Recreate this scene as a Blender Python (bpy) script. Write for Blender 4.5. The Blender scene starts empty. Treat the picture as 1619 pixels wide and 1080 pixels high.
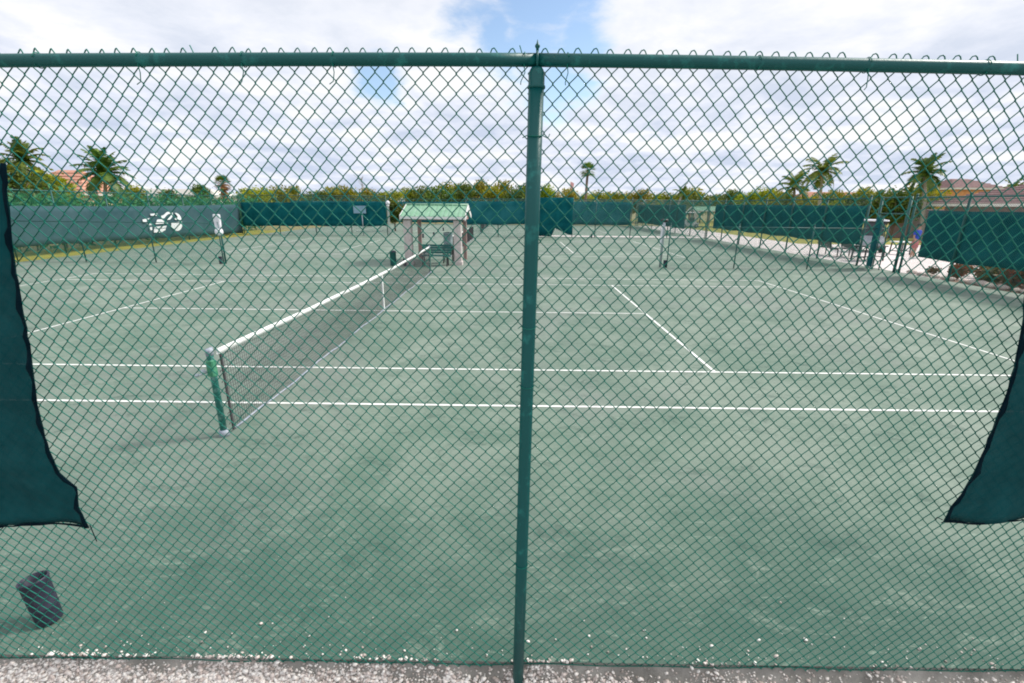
import bpy, math, random
import numpy as np
R = math.radians
random.seed(7)
rng = np.random.default_rng(7)
scene = bpy.context.scene
col = scene.collection

# ------------------------------------------------------------------ camera
F, CH, PITCH, ROLL, YAW = 730.325, 2.5177, 0.2884, 0.0099, -0.0048
W, H = 1619, 1080

def view_dir(x, f, y):
    c, s = math.cos(ROLL), math.sin(ROLL)
    x, y = x * c - y * s, x * s + y * c
    c, s = math.cos(PITCH), math.sin(PITCH)
    f, y = f * c + y * s, -f * s + y * c
    c, s = math.cos(YAW), math.sin(YAW)
    return np.array([x * c + f * s, -x * s + f * c, y])

def ray(px, py):
    return view_dir(px - W / 2, F, H / 2 - py)

def on_y(px, py, Y):                     # a place seen in the photo, on the plane at depth Y
    d = ray(px, py); t = Y / d[1]
    return np.array([d[0] * t, Y, CH + d[2] * t])

def on_ground(px, py):
    d = ray(px, py); t = -CH / d[2]
    return np.array([d[0] * t, d[1] * t, 0.0])

from mathutils import Matrix, Vector
cam = bpy.data.cameras.new('camera')
cam.lens = F / W * 36.0
cam.sensor_width = 36.0
cam.clip_start = 0.05
cam.clip_end = 5000
cam_o = bpy.data.objects.new('camera', cam)
r_, u_, f_ = view_dir(1, 0, 0), view_dir(0, 0, 1), view_dir(0, 1, 0)
m = Matrix(((r_[0], u_[0], -f_[0], 0), (r_[1], u_[1], -f_[1], 0), (r_[2], u_[2], -f_[2], CH), (0, 0, 0, 1)))
cam_o.matrix_world = m
col.objects.link(cam_o)
scene.camera = cam_o
scene.cycles.filter_width = 1.9      # a soft lens

# ------------------------------------------------------------------ mesh helper
class MB:
    def __init__(self):
        self.v = []; self.f = []; self.n = 0
    def add(self, verts, faces):
        verts = np.asarray(verts, float)
        self.v.append(verts)
        n = self.n
        for fc in faces: self.f.append([i + n for i in fc])
        self.n += len(verts)
        return self
    def box(self, x0, x1, y0, y1, z0, z1):
        v = [(x, y, z) for z in (z0, z1) for y in (y0, y1) for x in (x0, x1)]
        return self.add(v, [(0, 2, 3, 1), (4, 5, 7, 6), (0, 1, 5, 4), (2, 6, 7, 3), (0, 4, 6, 2), (1, 3, 7, 5)])
    def bbox(self, x0, x1, y0, y1, z0, z1, b=0.01):   # box with bevelled vertical edges and top
        b = min(b, (x1 - x0) * .45, (y1 - y0) * .45, (z1 - z0) * .45)
        def ring(i, z):
            X0, X1, Y0, Y1 = x0 + i, x1 - i, y0 + i, y1 - i
            return [(X0 + b, Y0, z), (X1 - b, Y0, z), (X1, Y0 + b, z), (X1, Y1 - b, z), (X1 - b, Y1, z), (X0 + b, Y1, z), (X0, Y1 - b, z), (X0, Y0 + b, z)]
        v = ring(0, z0) + ring(0, z1 - b) + ring(b * .7, z1)
        f = [tuple(range(7, -1, -1)), tuple(range(16, 24))]
        for k in (0, 8):
            for i in range(8):
                j = (i + 1) % 8
                f.append((k + i, k + j, k + 8 + j, k + 8 + i))
        return self.add(v, f)
    def bar(self, a, b, w, h=None, up=(0, 0, 1)):
        h = h or w
        a = np.array(a, float); b = np.array(b, float); t = b - a; t /= np.linalg.norm(t)
        up = np.array(up, float)
        if abs(t @ up) > .98: up = np.array([0, 1.0, 0])
        s = np.cross(t, up); s /= np.linalg.norm(s); u = np.cross(s, t)
        v = [p + s * i * w / 2 + u * j * h / 2 for p in (a, b) for i, j in ((-1, -1), (1, -1), (1, 1), (-1, 1))]
        return self.add(v, [(0, 1, 2, 3), (7, 6, 5, 4), (0, 4, 5, 1), (1, 5, 6, 2), (2, 6, 7, 3), (3, 7, 4, 0)])
    def tube(self, pts, r, sides=8, cap=True):
        pts = np.asarray(pts, float); K = len(pts)
        r = np.broadcast_to(np.asarray(r, float), (K,))
        t = np.gradient(pts, axis=0); t /= np.linalg.norm(t, axis=1)[:, None] + 1e-12
        up = np.array([0, 0, 1.0]) if abs(t[0][2]) < .9 else np.array([0, 1.0, 0])
        vs = []
        for k in range(K):
            s = np.cross(t[k], up); s /= np.linalg.norm(s) + 1e-12
            u = np.cross(s, t[k]); up = u
            for i in range(sides):
                a = 2 * math.pi * i / sides
                vs.append(pts[k] + r[k] * (math.cos(a) * s + math.sin(a) * u))
        f = []
        for k in range(K - 1):
            for i in range(sides):
                j = (i + 1) % sides
                f.append((k * sides + i, k * sides + j, (k + 1) * sides + j, (k + 1) * sides + i))
        if cap:
            f.append(tuple(range(sides))[::-1]); f.append(tuple(range((K - 1) * sides, K * sides)))
        return self.add(vs, f)
    def lathe(self, prof, c=(0, 0, 0), sides=20, axis=None):
        """prof: list of (radius, height)"""
        vs = []; f = []
        c = np.array(c, float)
        M = np.eye(3)
        if axis is not None:
            a = np.array(axis, float); a /= np.linalg.norm(a)
            s = np.cross(a, (0.3, 1, 0.1)); s /= np.linalg.norm(s); M = np.array([s, np.cross(a, s), a]).T
        for rr, z in prof:
            for i in range(sides):
                an = 2 * math.pi * i / sides
                vs.append(c + M @ np.array([rr * math.cos(an), rr * math.sin(an), z]))
        K = len(prof)
        for k in range(K - 1):
            for i in range(sides):
                j = (i + 1) % sides
                f.append((k * sides + i, k * sides + j, (k + 1) * sides + j, (k + 1) * sides + i))
        f.append(tuple(range(sides))[::-1]); f.append(tuple(range((K - 1) * sides, K * sides)))
        return self.add(vs, f)
    def prism(self, poly, d):            # poly: 3-D polygon, d: thickness vector
        poly = np.asarray(poly, float); n = len(poly)
        v = np.vstack([poly, poly + np.array(d)])
        f = [tuple(range(n)), tuple(range(2 * n - 1, n - 1, -1))]
        for i in range(n):
            j = (i + 1) % n; f.append((i, n + i, n + j, j))
        return self.add(v, f)
    def build(self, name, mat, parent=None, smooth=False):
        me = bpy.data.meshes.new(name)
        v = np.vstack(self.v)
        me.from_pydata(v.tolist(), [], self.f)
        return link_mesh(me, name, mat, parent, smooth)

def link_mesh(me, name, mat, parent=None, smooth=False):
    me.materials.append(mat)
    if smooth: me.polygons.foreach_set('use_smooth', [True] * len(me.polygons))
    me.update()
    o = bpy.data.objects.new(name, me)
    col.objects.link(o)
    if parent: o.parent = parent
    return o

def fast_mesh(name, v, quads, mat, parent=None, smooth=False):
    me = bpy.data.meshes.new(name)
    v = np.ascontiguousarray(v, dtype=np.float32).reshape(-1, 3); q = np.ascontiguousarray(quads, dtype=np.int32)
    me.vertices.add(len(v)); me.vertices.foreach_set('co', v.ravel())
    k = q.shape[1]
    me.loops.add(q.size); me.loops.foreach_set('vertex_index', q.ravel())
    me.polygons.add(len(q)); me.polygons.foreach_set('loop_start', np.arange(0, q.size, k, dtype=np.int32))
    me.polygons.foreach_set('loop_total', np.full(len(q), k, dtype=np.int32))
    me.update(calc_edges=True)
    me.validate()
    return link_mesh(me, name, mat, parent, smooth)

def tubes_array(P, r, sides=5):
    """P (M,K,3) many polylines -> verts, quads"""
    M, K, _ = P.shape
    t = np.gradient(P, axis=1); t /= np.linalg.norm(t, axis=2, keepdims=True) + 1e-12
    s = np.cross(t, np.array([0, 1.0, 0])); s /= np.linalg.norm(s, axis=2, keepdims=True) + 1e-9
    u = np.cross(s, t)
    a = 2 * np.pi * np.arange(sides) / sides
    V = P[:, :, None, :] + r * (np.cos(a)[None, None, :, None] * s[:, :, None, :] + np.sin(a)[None, None, :, None] * u[:, :, None, :])
    idx = np.arange(M * K * sides).reshape(M, K, sides)
    nx = np.roll(idx, -1, axis=2)
    Q = np.stack([idx[:, :-1], nx[:, :-1], nx[:, 1:], idx[:, 1:]], axis=-1).reshape(-1, 4)
    return V.reshape(-1, 3), Q

def tag(o, label=None, cat=None, group=None, kind=None):
    if label: o['label'] = label
    if cat: o['category'] = cat
    if group: o['group'] = group
    if kind: o['kind'] = kind
    return o

def empty(name, loc, label, cat, group=None, rz=0):
    o = bpy.data.objects.new(name, None); col.objects.link(o)
    o.location = loc; o.rotation_euler = (0, 0, rz); o.empty_display_size = .2
    tag(o, label, cat, group)
    return o

def copy_tree(o, parent=None):
    c = o.copy(); col.objects.link(c)
    if parent: c.parent = parent
    for ch in list(o.children): copy_tree(ch, c)
    return c

# ------------------------------------------------------------------ materials
def mat(name, c1, c2=None, scale=6.0, rough=.6, detail=6, spec=.5, bump=0.0, bump_scale=None, metal=0.0, contrast=(.35, .65), alpha=None, rand=0.0, trans=0.0):
    m = bpy.data.materials.new(name); m.use_nodes = True
    nt = m.node_tree; N = nt.nodes; L = nt.links
    b = N['Principled BSDF']; b.inputs['Roughness'].default_value = rough
    b.inputs['Specular IOR Level'].default_value = spec; b.inputs['Metallic'].default_value = metal
    c2 = c2 or tuple(min(1, x * 1.18) for x in c1)
    tc = N.new('ShaderNodeTexCoord'); nz = N.new('ShaderNodeTexNoise')
    nz.inputs['Scale'].default_value = scale; nz.inputs['Detail'].default_value = detail; nz.inputs['Roughness'].default_value = .62
    L.new(tc.outputs['Object'], nz.inputs['Vector'])
    mr = N.new('ShaderNodeMapRange'); mr.inputs['From Min'].default_value = contrast[0]; mr.inputs['From Max'].default_value = contrast[1]
    L.new(nz.outputs['Fac'], mr.inputs['Value'])
    mx = N.new('ShaderNodeMix'); mx.data_type = 'RGBA'
    mx.inputs[6].default_value = (*c1, 1); mx.inputs[7].default_value = (*c2, 1)
    L.new(mr.outputs['Result'], mx.inputs[0])
    out = mx.outputs[2]
    if rand:
        oi = N.new('ShaderNodeObjectInfo'); hv = N.new('ShaderNodeHueSaturation')
        m1 = N.new('ShaderNodeMapRange'); m1.inputs['To Min'].default_value = .5 - rand * .05; m1.inputs['To Max'].default_value = .5 + rand * .06
        m2 = N.new('ShaderNodeMapRange'); m2.inputs['To Min'].default_value = 1 - rand * .35; m2.inputs['To Max'].default_value = 1 + rand * .4
        L.new(oi.outputs['Random'], m1.inputs['Value']); L.new(m1.outputs[0], hv.inputs['Hue'])
        wn = N.new('ShaderNodeTexWhiteNoise'); wn.noise_dimensions = '1D'; L.new(oi.outputs['Random'], wn.inputs['W'])
        L.new(wn.outputs['Value'], m2.inputs['Value']); L.new(m2.outputs[0], hv.inputs['Value'])
        L.new(out, hv.inputs['Color']); out = hv.outputs['Color']
    L.new(out, b.inputs['Base Color'])
    if bump:
        n2 = N.new('ShaderNodeTexNoise'); n2.inputs['Scale'].default_value = bump_scale or scale * 4; n2.inputs['Detail'].default_value = 5
        L.new(tc.outputs['Object'], n2.inputs['Vector'])
        bp = N.new('ShaderNodeBump'); bp.inputs['Strength'].default_value = bump; bp.inputs['Distance'].default_value = .02
        L.new(n2.outputs['Fac'], bp.inputs['Height']); L.new(bp.outputs['Normal'], b.inputs['Normal'])
    if trans:
        o = N['Material Output']; ms = N.new('ShaderNodeMixShader'); tl = N.new('ShaderNodeBsdfTranslucent')
        ms.inputs[0].default_value = trans
        L.new(out, tl.inputs['Color']); L.new(b.outputs[0], ms.inputs[1]); L.new(tl.outputs[0], ms.inputs[2]); L.new(ms.outputs[0], o.inputs['Surface'])
    if alpha is not None:
        b.inputs['Alpha'].default_value = alpha
    return m

M = {}
M['green_pipe'] = mat('green_coated_pipe', (.0015, .088, .086), (.014, .175, .16), scale=15, rough=.42, spec=.35, contrast=(.56, .70), bump=.05, bump_scale=60)
M['green_wire'] = mat('green_vinyl_wire', (.004, .135, .10), (.008, .18, .135), scale=20, rough=.5, spec=.25)
M['far_wire'] = mat('weathered_green_wire', (.012, .12, .10), (.02, .15, .125), scale=3, rough=.5)
M['far_pipe'] = mat('weathered_green_pipe', (.006, .075, .07), (.012, .11, .10), scale=3, rough=.5)
M['screen_near'] = mat('woven_shade_cloth', (.001, .050, .058), (.004, .072, .082), scale=7, rough=.9, spec=.10, bump=.5, bump_scale=16, alpha=.89)
M['hem'] = mat('dark_hem_tape', (.001, .008, .014), (.003, .014, .022), scale=14, rough=.9, spec=.05)
M['screen'] = mat('teal_shade_cloth', (.001, .070, .085), (.006, .125, .14), scale=1.3, rough=.9, spec=.1, bump=.2, bump_scale=40, alpha=.96)
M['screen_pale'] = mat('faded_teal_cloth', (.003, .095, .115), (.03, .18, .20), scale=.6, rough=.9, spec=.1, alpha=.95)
M['screen_slate'] = mat('slate_shade_cloth', (.030, .078, .092), (.055, .108, .125), scale=.7, rough=.9, spec=.15, bump=.2, bump_scale=40)
M['white_ink'] = mat('white_printing', (.62, .66, .7), (.8, .82, .84), scale=3, rough=.7)
M['black_plastic'] = mat('black_plastic', (.018, .018, .036), (.034, .034, .06), scale=18, rough=.5)
M['net_cord'] = mat('black_net_cord', (.032, .032, .036), (.06, .06, .065), scale=30, rough=.8)
M['net_tape'] = mat('white_net_tape', (.72, .73, .72), (.84, .85, .84), scale=8, rough=.7)
M['net_rope'] = mat('grey_net_rope', (.24, .28, .36), (.42, .45, .5), scale=10, rough=.8)
M['old_green'] = mat('worn_green_paint', (.02, .17, .145), (.30, .48, .46), scale=22, rough=.45, contrast=(.5, .72), bump=.1)
M['bright_green'] = mat('bright_green_casting', (.012, .17, .085), (.09, .30, .18), scale=22, rough=.45)
M['galv'] = mat('galvanised_metal', (.36, .42, .46), (.55, .6, .64), scale=16, rough=.4, metal=.6)
M['white_paint'] = mat('white_paint', (.68, .68, .67), (.8, .8, .79), scale=5, rough=.5)
M['white_lilac'] = mat('white_plastic', (.66, .67, .72), (.82, .82, .86), scale=9, rough=.45)
M['pink_stucco'] = mat('pale_pink_stucco', (.48, .42, .41), (.60, .54, .52), scale=7, rough=.85, bump=.3)
M['dark_pink'] = mat('weathered_pink_timber', (.30, .19, .18), (.40, .27, .25), scale=7, rough=.8)
M['green_roof'] = mat('pale_green_metal_roof', (.17, .36, .23), (.25, .44, .31), scale=3, rough=.45)
M['bench_green'] = mat('dark_green_slats', (.006, .075, .07), (.012, .12, .11), scale=9, rough=.5)
M['cooler'] = mat('grey_blue_plastic', (.22, .30, .33), (.32, .40, .42), scale=6, rough=.5)
M['dark_metal'] = mat('dark_painted_steel', (.018, .02, .022), (.035, .038, .04), scale=12, rough=.5)
M['salmon_tile'] = mat('salmon_roof_tile', (.50, .24, .17), (.62, .33, .24), scale=5, rough=.85, bump=.3)
M['mauve_tile'] = mat('mauve_roof_tile', (.27, .18, .18), (.40, .27, .26), scale=4, rough=.85, bump=.5)
M['cream'] = mat('cream_stucco', (.60, .46, .30), (.70, .56, .38), scale=4, rough=.9)
M['white_stucco'] = mat('white_stucco', (.66, .64, .6), (.76, .74, .7), scale=4, rough=.9)
M['orange_stucco'] = mat('orange_stucco', (.58, .25, .10), (.68, .34, .15), scale=4, rough=.9)
M['mauve_stucco'] = mat('mauve_stucco', (.33, .24, .25), (.42, .31, .32), scale=4, rough=.9)
M['glass'] = mat('dark_window_glass', (.02, .03, .04), (.04, .05, .06), scale=2, rough=.08)
M['bark'] = mat('grey_brown_bark', (.14, .10, .075), (.24, .19, .14), scale=9, rough=.9, bump=.5)
M['pale_bark'] = mat('pale_palm_bark', (.34, .30, .25), (.48, .43, .37), scale=9, rough=.9, bump=.4)
M['leaf_yellow'] = mat('yellow_green_leaves', (.085, .125, .006), (.40, .36, .012), scale=1.4, rough=.6, contrast=(.38, .62), rand=.5, trans=.35)
M['leaf_dark'] = mat('dark_green_leaves', (.035, .095, .016), (.20, .23, .016), scale=1.2, rough=.6, contrast=(.4, .65), rand=.45, trans=.3)
M['leaf_bright'] = mat('bright_green_leaves', (.12, .20, .008), (.42, .45, .014), scale=1.2, rough=.6, contrast=(.4, .62), rand=.35, trans=.35)
M['leaf_hedge'] = mat('hedge_leaves', (.02, .19, .075), (.07, .29, .08), scale=1.6, rough=.6, contrast=(.4, .65), trans=.25)
M['leaf_red'] = mat('croton_leaves', (.09, .08, .015), (.30, .10, .03), scale=3.5, rough=.6, contrast=(.42, .6), rand=.8, trans=.25)
M['frond'] = mat('palm_frond_green', (.055, .13, .018), (.21, .27, .03), scale=1.3, rough=.5, contrast=(.4, .62), rand=.4, trans=.3)
M['frond_dry'] = mat('dry_palm_frond', (.26, .13, .045), (.38, .20, .07), scale=3, rough=.8, trans=.2)
M['coconut'] = mat('orange_coconut', (.45, .17, .03), (.6, .27, .05), scale=5, rough=.6)
M['stone'] = mat('pale_border_stone', (.52, .42, .37), (.70, .60, .55), scale=6, rough=.9, bump=.4, rand=.5)
M['pink_flag'] = mat('faded_pink_cloth', (.78, .38, .40), (.86, .48, .48), scale=4, rough=.8)
M['sign_blue'] = mat('pale_blue_panel', (.17, .30, .40), (.26, .40, .50), scale=3, rough=.6)
M['cart_paint'] = mat('silver_grey_paint', (.30, .33, .38), (.40, .43, .47), scale=3, rough=.35)
M['rubber'] = mat('black_rubber', (.015, .015, .016), (.03, .03, .03), scale=10, rough=.8)

def ground_mat(name, stops, rough=.75, spec=.4):
    """court clay: mottled, with fine grain, curved drag-brush marks and patches that darken towards the near fence"""
    m = bpy.data.materials.new(name); m.use_nodes = True
    N = m.node_tree.nodes; L = m.node_tree.links; b = N['Principled BSDF']
    tc = N.new('ShaderNodeTexCoord')
    def noise(scale, detail=6, rgh=.6, sx=1, sy=1, rot=0, dist=0):
        mp = N.new('ShaderNodeMapping'); mp.inputs['Scale'].default_value = (sx, sy, 1); mp.inputs['Rotation'].default_value = (0, 0, rot)
        L.new(tc.outputs['Object'], mp.inputs['Vector'])
        n = N.new('ShaderNodeTexNoise'); n.inputs['Scale'].default_value = scale; n.inputs['Detail'].default_value = detail
        n.inputs['Roughness'].default_value = rgh; n.inputs['Distortion'].default_value = dist
        L.new(mp.outputs[0], n.inputs['Vector']); return n.outputs['Fac']
    def mixc(a, bcol, fac, lo, hi, mode='MIX', amt=1.0):
        mr = N.new('ShaderNodeMapRange'); mr.inputs['From Min'].default_value = lo; mr.inputs['From Max'].default_value = hi; mr.inputs['To Max'].default_value = amt
        mr.interpolation_type = 'SMOOTHSTEP'
        L.new(fac, mr.inputs['Value'])
        mx = N.new('ShaderNodeMix'); mx.data_type = 'RGBA'; mx.blend_type = mode
        L.new(mr.outputs[0], mx.inputs[0])
        if isinstance(a, tuple): mx.inputs[6].default_value = (*a, 1)
        else: L.new(a, mx.inputs[6])
        if isinstance(bcol, tuple): mx.inputs[7].default_value = (*bcol, 1)
        else: L.new(bcol, mx.inputs[7])
        return mx.outputs[2], mr.outputs[0]
    base, pale, dark_clay, grey = stops
    c, _ = mixc(base, pale, noise(.5, 10, .68, dist=.6), .40, .66)
    c, _ = mixc(c, grey, noise(.33, 10, .7, 1, .6, .3, .8), .46, .66, amt=.7)
    # drag-brush marks: long, faint, running along the court
    c, _ = mixc(c, pale, noise(1.6, 10, .75, .3, 2.4, .16, 1.0), .52, .70, amt=.5)
    c, _ = mixc(c, dark_clay, noise(1.1, 10, .72, .5, 1.3, -.12, .8), .54, .70, amt=.42)
    # darker clay colour towards the near fence, broken into patches by noise
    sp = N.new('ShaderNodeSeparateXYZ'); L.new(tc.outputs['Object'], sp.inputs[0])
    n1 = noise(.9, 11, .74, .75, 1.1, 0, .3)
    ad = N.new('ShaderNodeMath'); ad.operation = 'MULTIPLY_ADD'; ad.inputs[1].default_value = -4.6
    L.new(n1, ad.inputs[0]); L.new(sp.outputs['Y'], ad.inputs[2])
    c, dark_fac = mixc(c, dark_clay, ad.outputs[0], 2.2, -.9, amt=.9)
    # dry dust dragged over it in short slanting scuffs
    c, _ = mixc(c, pale, noise(3.2, 12, .82, .7, 1.5, .55, .7), .53, .62, amt=.6)
    c, _ = mixc(c, tuple(min(1, x * 1.35) for x in pale), noise(5.5, 12, .84, .5, 1.7, -.35, .5), .56, .66, amt=.65)
    c, _ = mixc(c, tuple(x * .8 for x in dark_clay), noise(2.3, 12, .82, .8, 1.2, -.3, .6), .53, .63, amt=.6)
    # grit
    c, _ = mixc(c, tuple(x * .6 for x in base), noise(24, 8, .82), .54, .74, amt=.5)
    c, _ = mixc(c, tuple(min(1, x * 1.55) for x in pale), noise(34, 8, .82, 1, 1.3), .59, .73, amt=.5)
    c, _ = mixc(c, tuple(x * .6 for x in base), noise(120, 4, .75), .52, .78, amt=.5)
    L.new(c, b.inputs['Base Color'])
    b.inputs['Roughness'].default_value = rough; b.inputs['Specular IOR Level'].default_value = spec
    bp = N.new('ShaderNodeBump'); bp.inputs['Strength'].default_value = .35; bp.inputs['Distance'].default_value = .01
    L.new(noise(60, 6, .7), bp.inputs['Height']); L.new(bp.outputs['Normal'], b.inputs['Normal'])
    return m

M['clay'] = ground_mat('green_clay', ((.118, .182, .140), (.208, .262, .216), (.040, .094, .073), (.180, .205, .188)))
M['lawn'] = mat('dry_lawn', (.20, .18, .03), (.30, .30, .04), scale=1.5, rough=.9, bump=.6, bump_scale=30)
M['ground'] = mat('sandy_ground', (.16, .16, .06), (.26, .22, .10), scale=.12, rough=.95, bump=.3)
M['concrete'] = mat('pale_concrete', (.62, .55, .54), (.74, .68, .67), scale=1.3, rough=.85, bump=.15)
M['mulch'] = mat('brown_mulch', (.16, .08, .05), (.34, .22, .17), scale=7, rough=.95, bump=.8, bump_scale=30)
M['dirt'] = mat('grey_sandy_dirt', (.20, .19, .17), (.36, .34, .31), scale=5, rough=.95, bump=.6, bump_scale=50)
M['line_tape'] = mat('white_line_tape', (.58, .60, .57), (.80, .82, .79), scale=9, rough=.7, contrast=(.3, .55))

# ------------------------------------------------------------------ sky and sun
SUN_AZ, SUN_EL = R(72), R(44)      # clockwise from +Y (into the picture) towards +X (right)
world = bpy.data.worlds.new('World'); scene.world = world; world.use_nodes = True
N = world.node_tree.nodes; L = world.node_tree.links
bg = N['Background']; bg.inputs['Strength'].default_value = .1
sky = N.new('ShaderNodeTexSky'); sky.sky_type = 'NISHITA'; sky.sun_disc = False
sky.sun_elevation = SUN_EL; sky.sun_rotation = SUN_AZ; sky.ozone_density = .25; sky.dust_density = .4
tc = N.new('ShaderNodeTexCoord')
sep = N.new('ShaderNodeSeparateXYZ'); L.new(tc.outputs['Generated'], sep.inputs[0])
def vm(op, a, b=None, v=None):
    n = N.new('ShaderNodeVectorMath'); n.operation = op
    L.new(a, n.inputs[0])
    if b is not None: L.new(b, n.inputs[1])
    if v is not None: n.inputs[1].default_value = v
    return n
def ma(op, a, b=None, c=None, clamp=False):
    n = N.new('ShaderNodeMath'); n.operation = op; n.use_clamp = clamp
    for i, x in enumerate((a, b, c)):
        if x is None: continue
        if isinstance(x, (int, float)): n.inputs[i].default_value = x
        else: L.new(x, n.inputs[i])
    return n.outputs[0]
zz = ma('ADD', ma('MAXIMUM', sep.outputs['Z'], .0), .16)
px_ = ma('DIVIDE', sep.outputs['X'], zz); py_ = ma('DIVIDE', sep.outputs['Y'], zz)
cmb = N.new('ShaderNodeCombineXYZ'); L.new(px_, cmb.inputs[0]); L.new(py_, cmb.inputs[1])
def wnoise(scale, detail, rgh, dist=0, off=(0, 0, 0)):
    mp = N.new('ShaderNodeMapping'); mp.inputs['Location'].default_value = off; L.new(cmb.outputs[0], mp.inputs['Vector'])
    n = N.new('ShaderNodeTexNoise'); n.inputs['Scale'].default_value = scale; n.inputs['Detail'].default_value = detail
    n.inputs['Roughness'].default_value = rgh; n.inputs['Distortion'].default_value = dist
    L.new(mp.outputs[0], n.inputs['Vector']); return n.outputs['Fac']
n_big = wnoise(1.1, 9, .58, .3, (3.1, 1.7, 0))
n_det = wnoise(3.4, 8, .6, .2, (0.3, 5.2, 0))
# openings of blue between the clouds
gap = None
for (gx, gy, rad) in ((850, 12, .15), (915, 50, .075), (598, 122, .05), (882, 132, .075), (790, 40, .05)):
    d = ray(gx, gy); d /= np.linalg.norm(d)
    n = vm('DISTANCE', tc.outputs['Generated'], v=tuple(d)).outputs['Value']
    g = ma('SUBTRACT', 1.0, ma('DIVIDE', n, rad))
    gap = g if gap is None else ma('MAXIMUM', gap, g)
gapn = ma('ADD', gap, ma('MULTIPLY', ma('SUBTRACT', n_det, .5), 2.2))
mr = N.new('ShaderNodeMapRange'); mr.interpolation_type = 'SMOOTHSTEP'
mr.inputs['From Min'].default_value = -.15; mr.inputs['From Max'].default_value = .62
L.new(gapn, mr.inputs['Value'])
blue = mr.outputs[0]
# cloud brightness: white tops, lavender-grey undersides
sh = ma('ADD', ma('MULTIPLY', n_big, .62), ma('MULTIPLY', n_det, .38))
cr = N.new('ShaderNodeValToRGB')
cr.color_ramp.elements[0].position = .40; cr.color_ramp.elements[0].color = (.42, .475, .59, 1)
cr.color_ramp.elements[1].position = .585; cr.color_ramp.elements[1].color = (.71, .71, .72, 1)
e = cr.color_ramp.elements.new(.49); e.color = (.55, .585, .675, 1)
L.new(sh, cr.inputs[0])
# thicker, brighter overhead
up = N.new('ShaderNodeMapRange'); up.inputs['From Min'].default_value = .12; up.inputs['From Max'].default_value = .36; L.new(sep.outputs['Z'], up.inputs['Value'])
wh = N.new('ShaderNodeMix'); wh.data_type = 'RGBA'; wh.inputs[7].default_value = (.72, .715, .712, 1)
L.new(ma('MULTIPLY', up.outputs[0], .5), wh.inputs[0]); L.new(cr.outputs['Color'], wh.inputs[6])
cl = N.new('ShaderNodeVectorMath'); cl.operation = 'SCALE'; cl.inputs['Scale'].default_value = 10.0
L.new(wh.outputs[2], cl.inputs[0])
mx = N.new('ShaderNodeMix'); mx.data_type = 'RGBA'
L.new(blue, mx.inputs[0]); L.new(cl.outputs[0], mx.inputs[6])
sb = N.new('ShaderNodeVectorMath'); sb.operation = 'SCALE'; sb.inputs['Scale'].default_value = 1.3
L.new(sky.outputs[0], sb.inputs[0]); L.new(sb.outputs[0], mx.inputs[7])
L.new(mx.outputs[2], bg.inputs['Color'])

sun = bpy.data.lights.new('sun', 'SUN'); sun.energy = 2.7; sun.angle = R(10); sun.color = (1.0, .95, .87)
so = bpy.data.objects.new('sun', sun); col.objects.link(so)
sd = Vector((math.sin(SUN_AZ) * math.cos(SUN_EL), math.cos(SUN_AZ) * math.cos(SUN_EL), math.sin(SUN_EL)))
so.rotation_euler = sd.to_track_quat('Z', 'Y').to_euler()

vs = scene.view_settings
vs.view_transform = 'Standard'; vs.look = 'None'; vs.exposure = 0.56; vs.gamma = 1.0

# ------------------------------------------------------------------ ground, court, lines, paths
def sheet(name, x0, x1, y0, y1, z, m, nx=1, ny=1):
    mb = MB(); xs = np.linspace(x0, x1, nx + 1); ys = np.linspace(y0, y1, ny + 1)
    v = [(x, y, z) for y in ys for x in xs]
    f = [(j * (nx + 1) + i, j * (nx + 1) + i + 1, (j + 1) * (nx + 1) + i + 1, (j + 1) * (nx + 1) + i) for j in range(ny) for i in range(nx)]
    mb.add(v, f); return tag(mb.build(name, m), kind='structure')

sheet('ground', -1500, 1500, 2.034, 2500, -.012, M['ground'])
def bank(y): return float(np.interp(y, [-60, 1.80, 1.92, 1.985, 2.035], [-.16, -.15, -.13, -.085, -.004]))
mb = MB(); ys = [-60, -10, 0, 1.0, 1.5, 1.8, 1.87, 1.92, 1.96, 1.985, 2.01, 2.037]; xs = np.linspace(-60, 60, 61)
bv = [(x, y, bank(y) + (.008 * math.sin(x * 5.1 + y * 9) if 1.5 < y < 2.03 else 0)) for y in ys for x in xs]
mb.add(bv, [(j * 61 + i, j * 61 + i + 1, (j + 1) * 61 + i + 1, (j + 1) * 61 + i) for j in range(len(ys) - 1) for i in range(60)])
tag(mb.build('gravel_bed', M['dirt'], None, True), kind='structure')
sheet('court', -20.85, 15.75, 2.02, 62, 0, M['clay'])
sheet('lawn', -24.5, -20.85, 10, 44, -.004, M['lawn'])
sheet('path', 15.8, 20.4, 34, 62, -.004, M['concrete'])
sheet('plaza', 15.8, 33, 17.2, 34, -.004, M['concrete'])
sheet('cross_path', 1.8, 15.6, 39.3, 40.7, .004, M['concrete'])
sheet('flower_bed', 15.8, 21.5, 6, 17.2, -.004, M['mulch'])
sheet('verge', 20.4, 60, 34, 90, -.006, M['lawn'])

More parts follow.
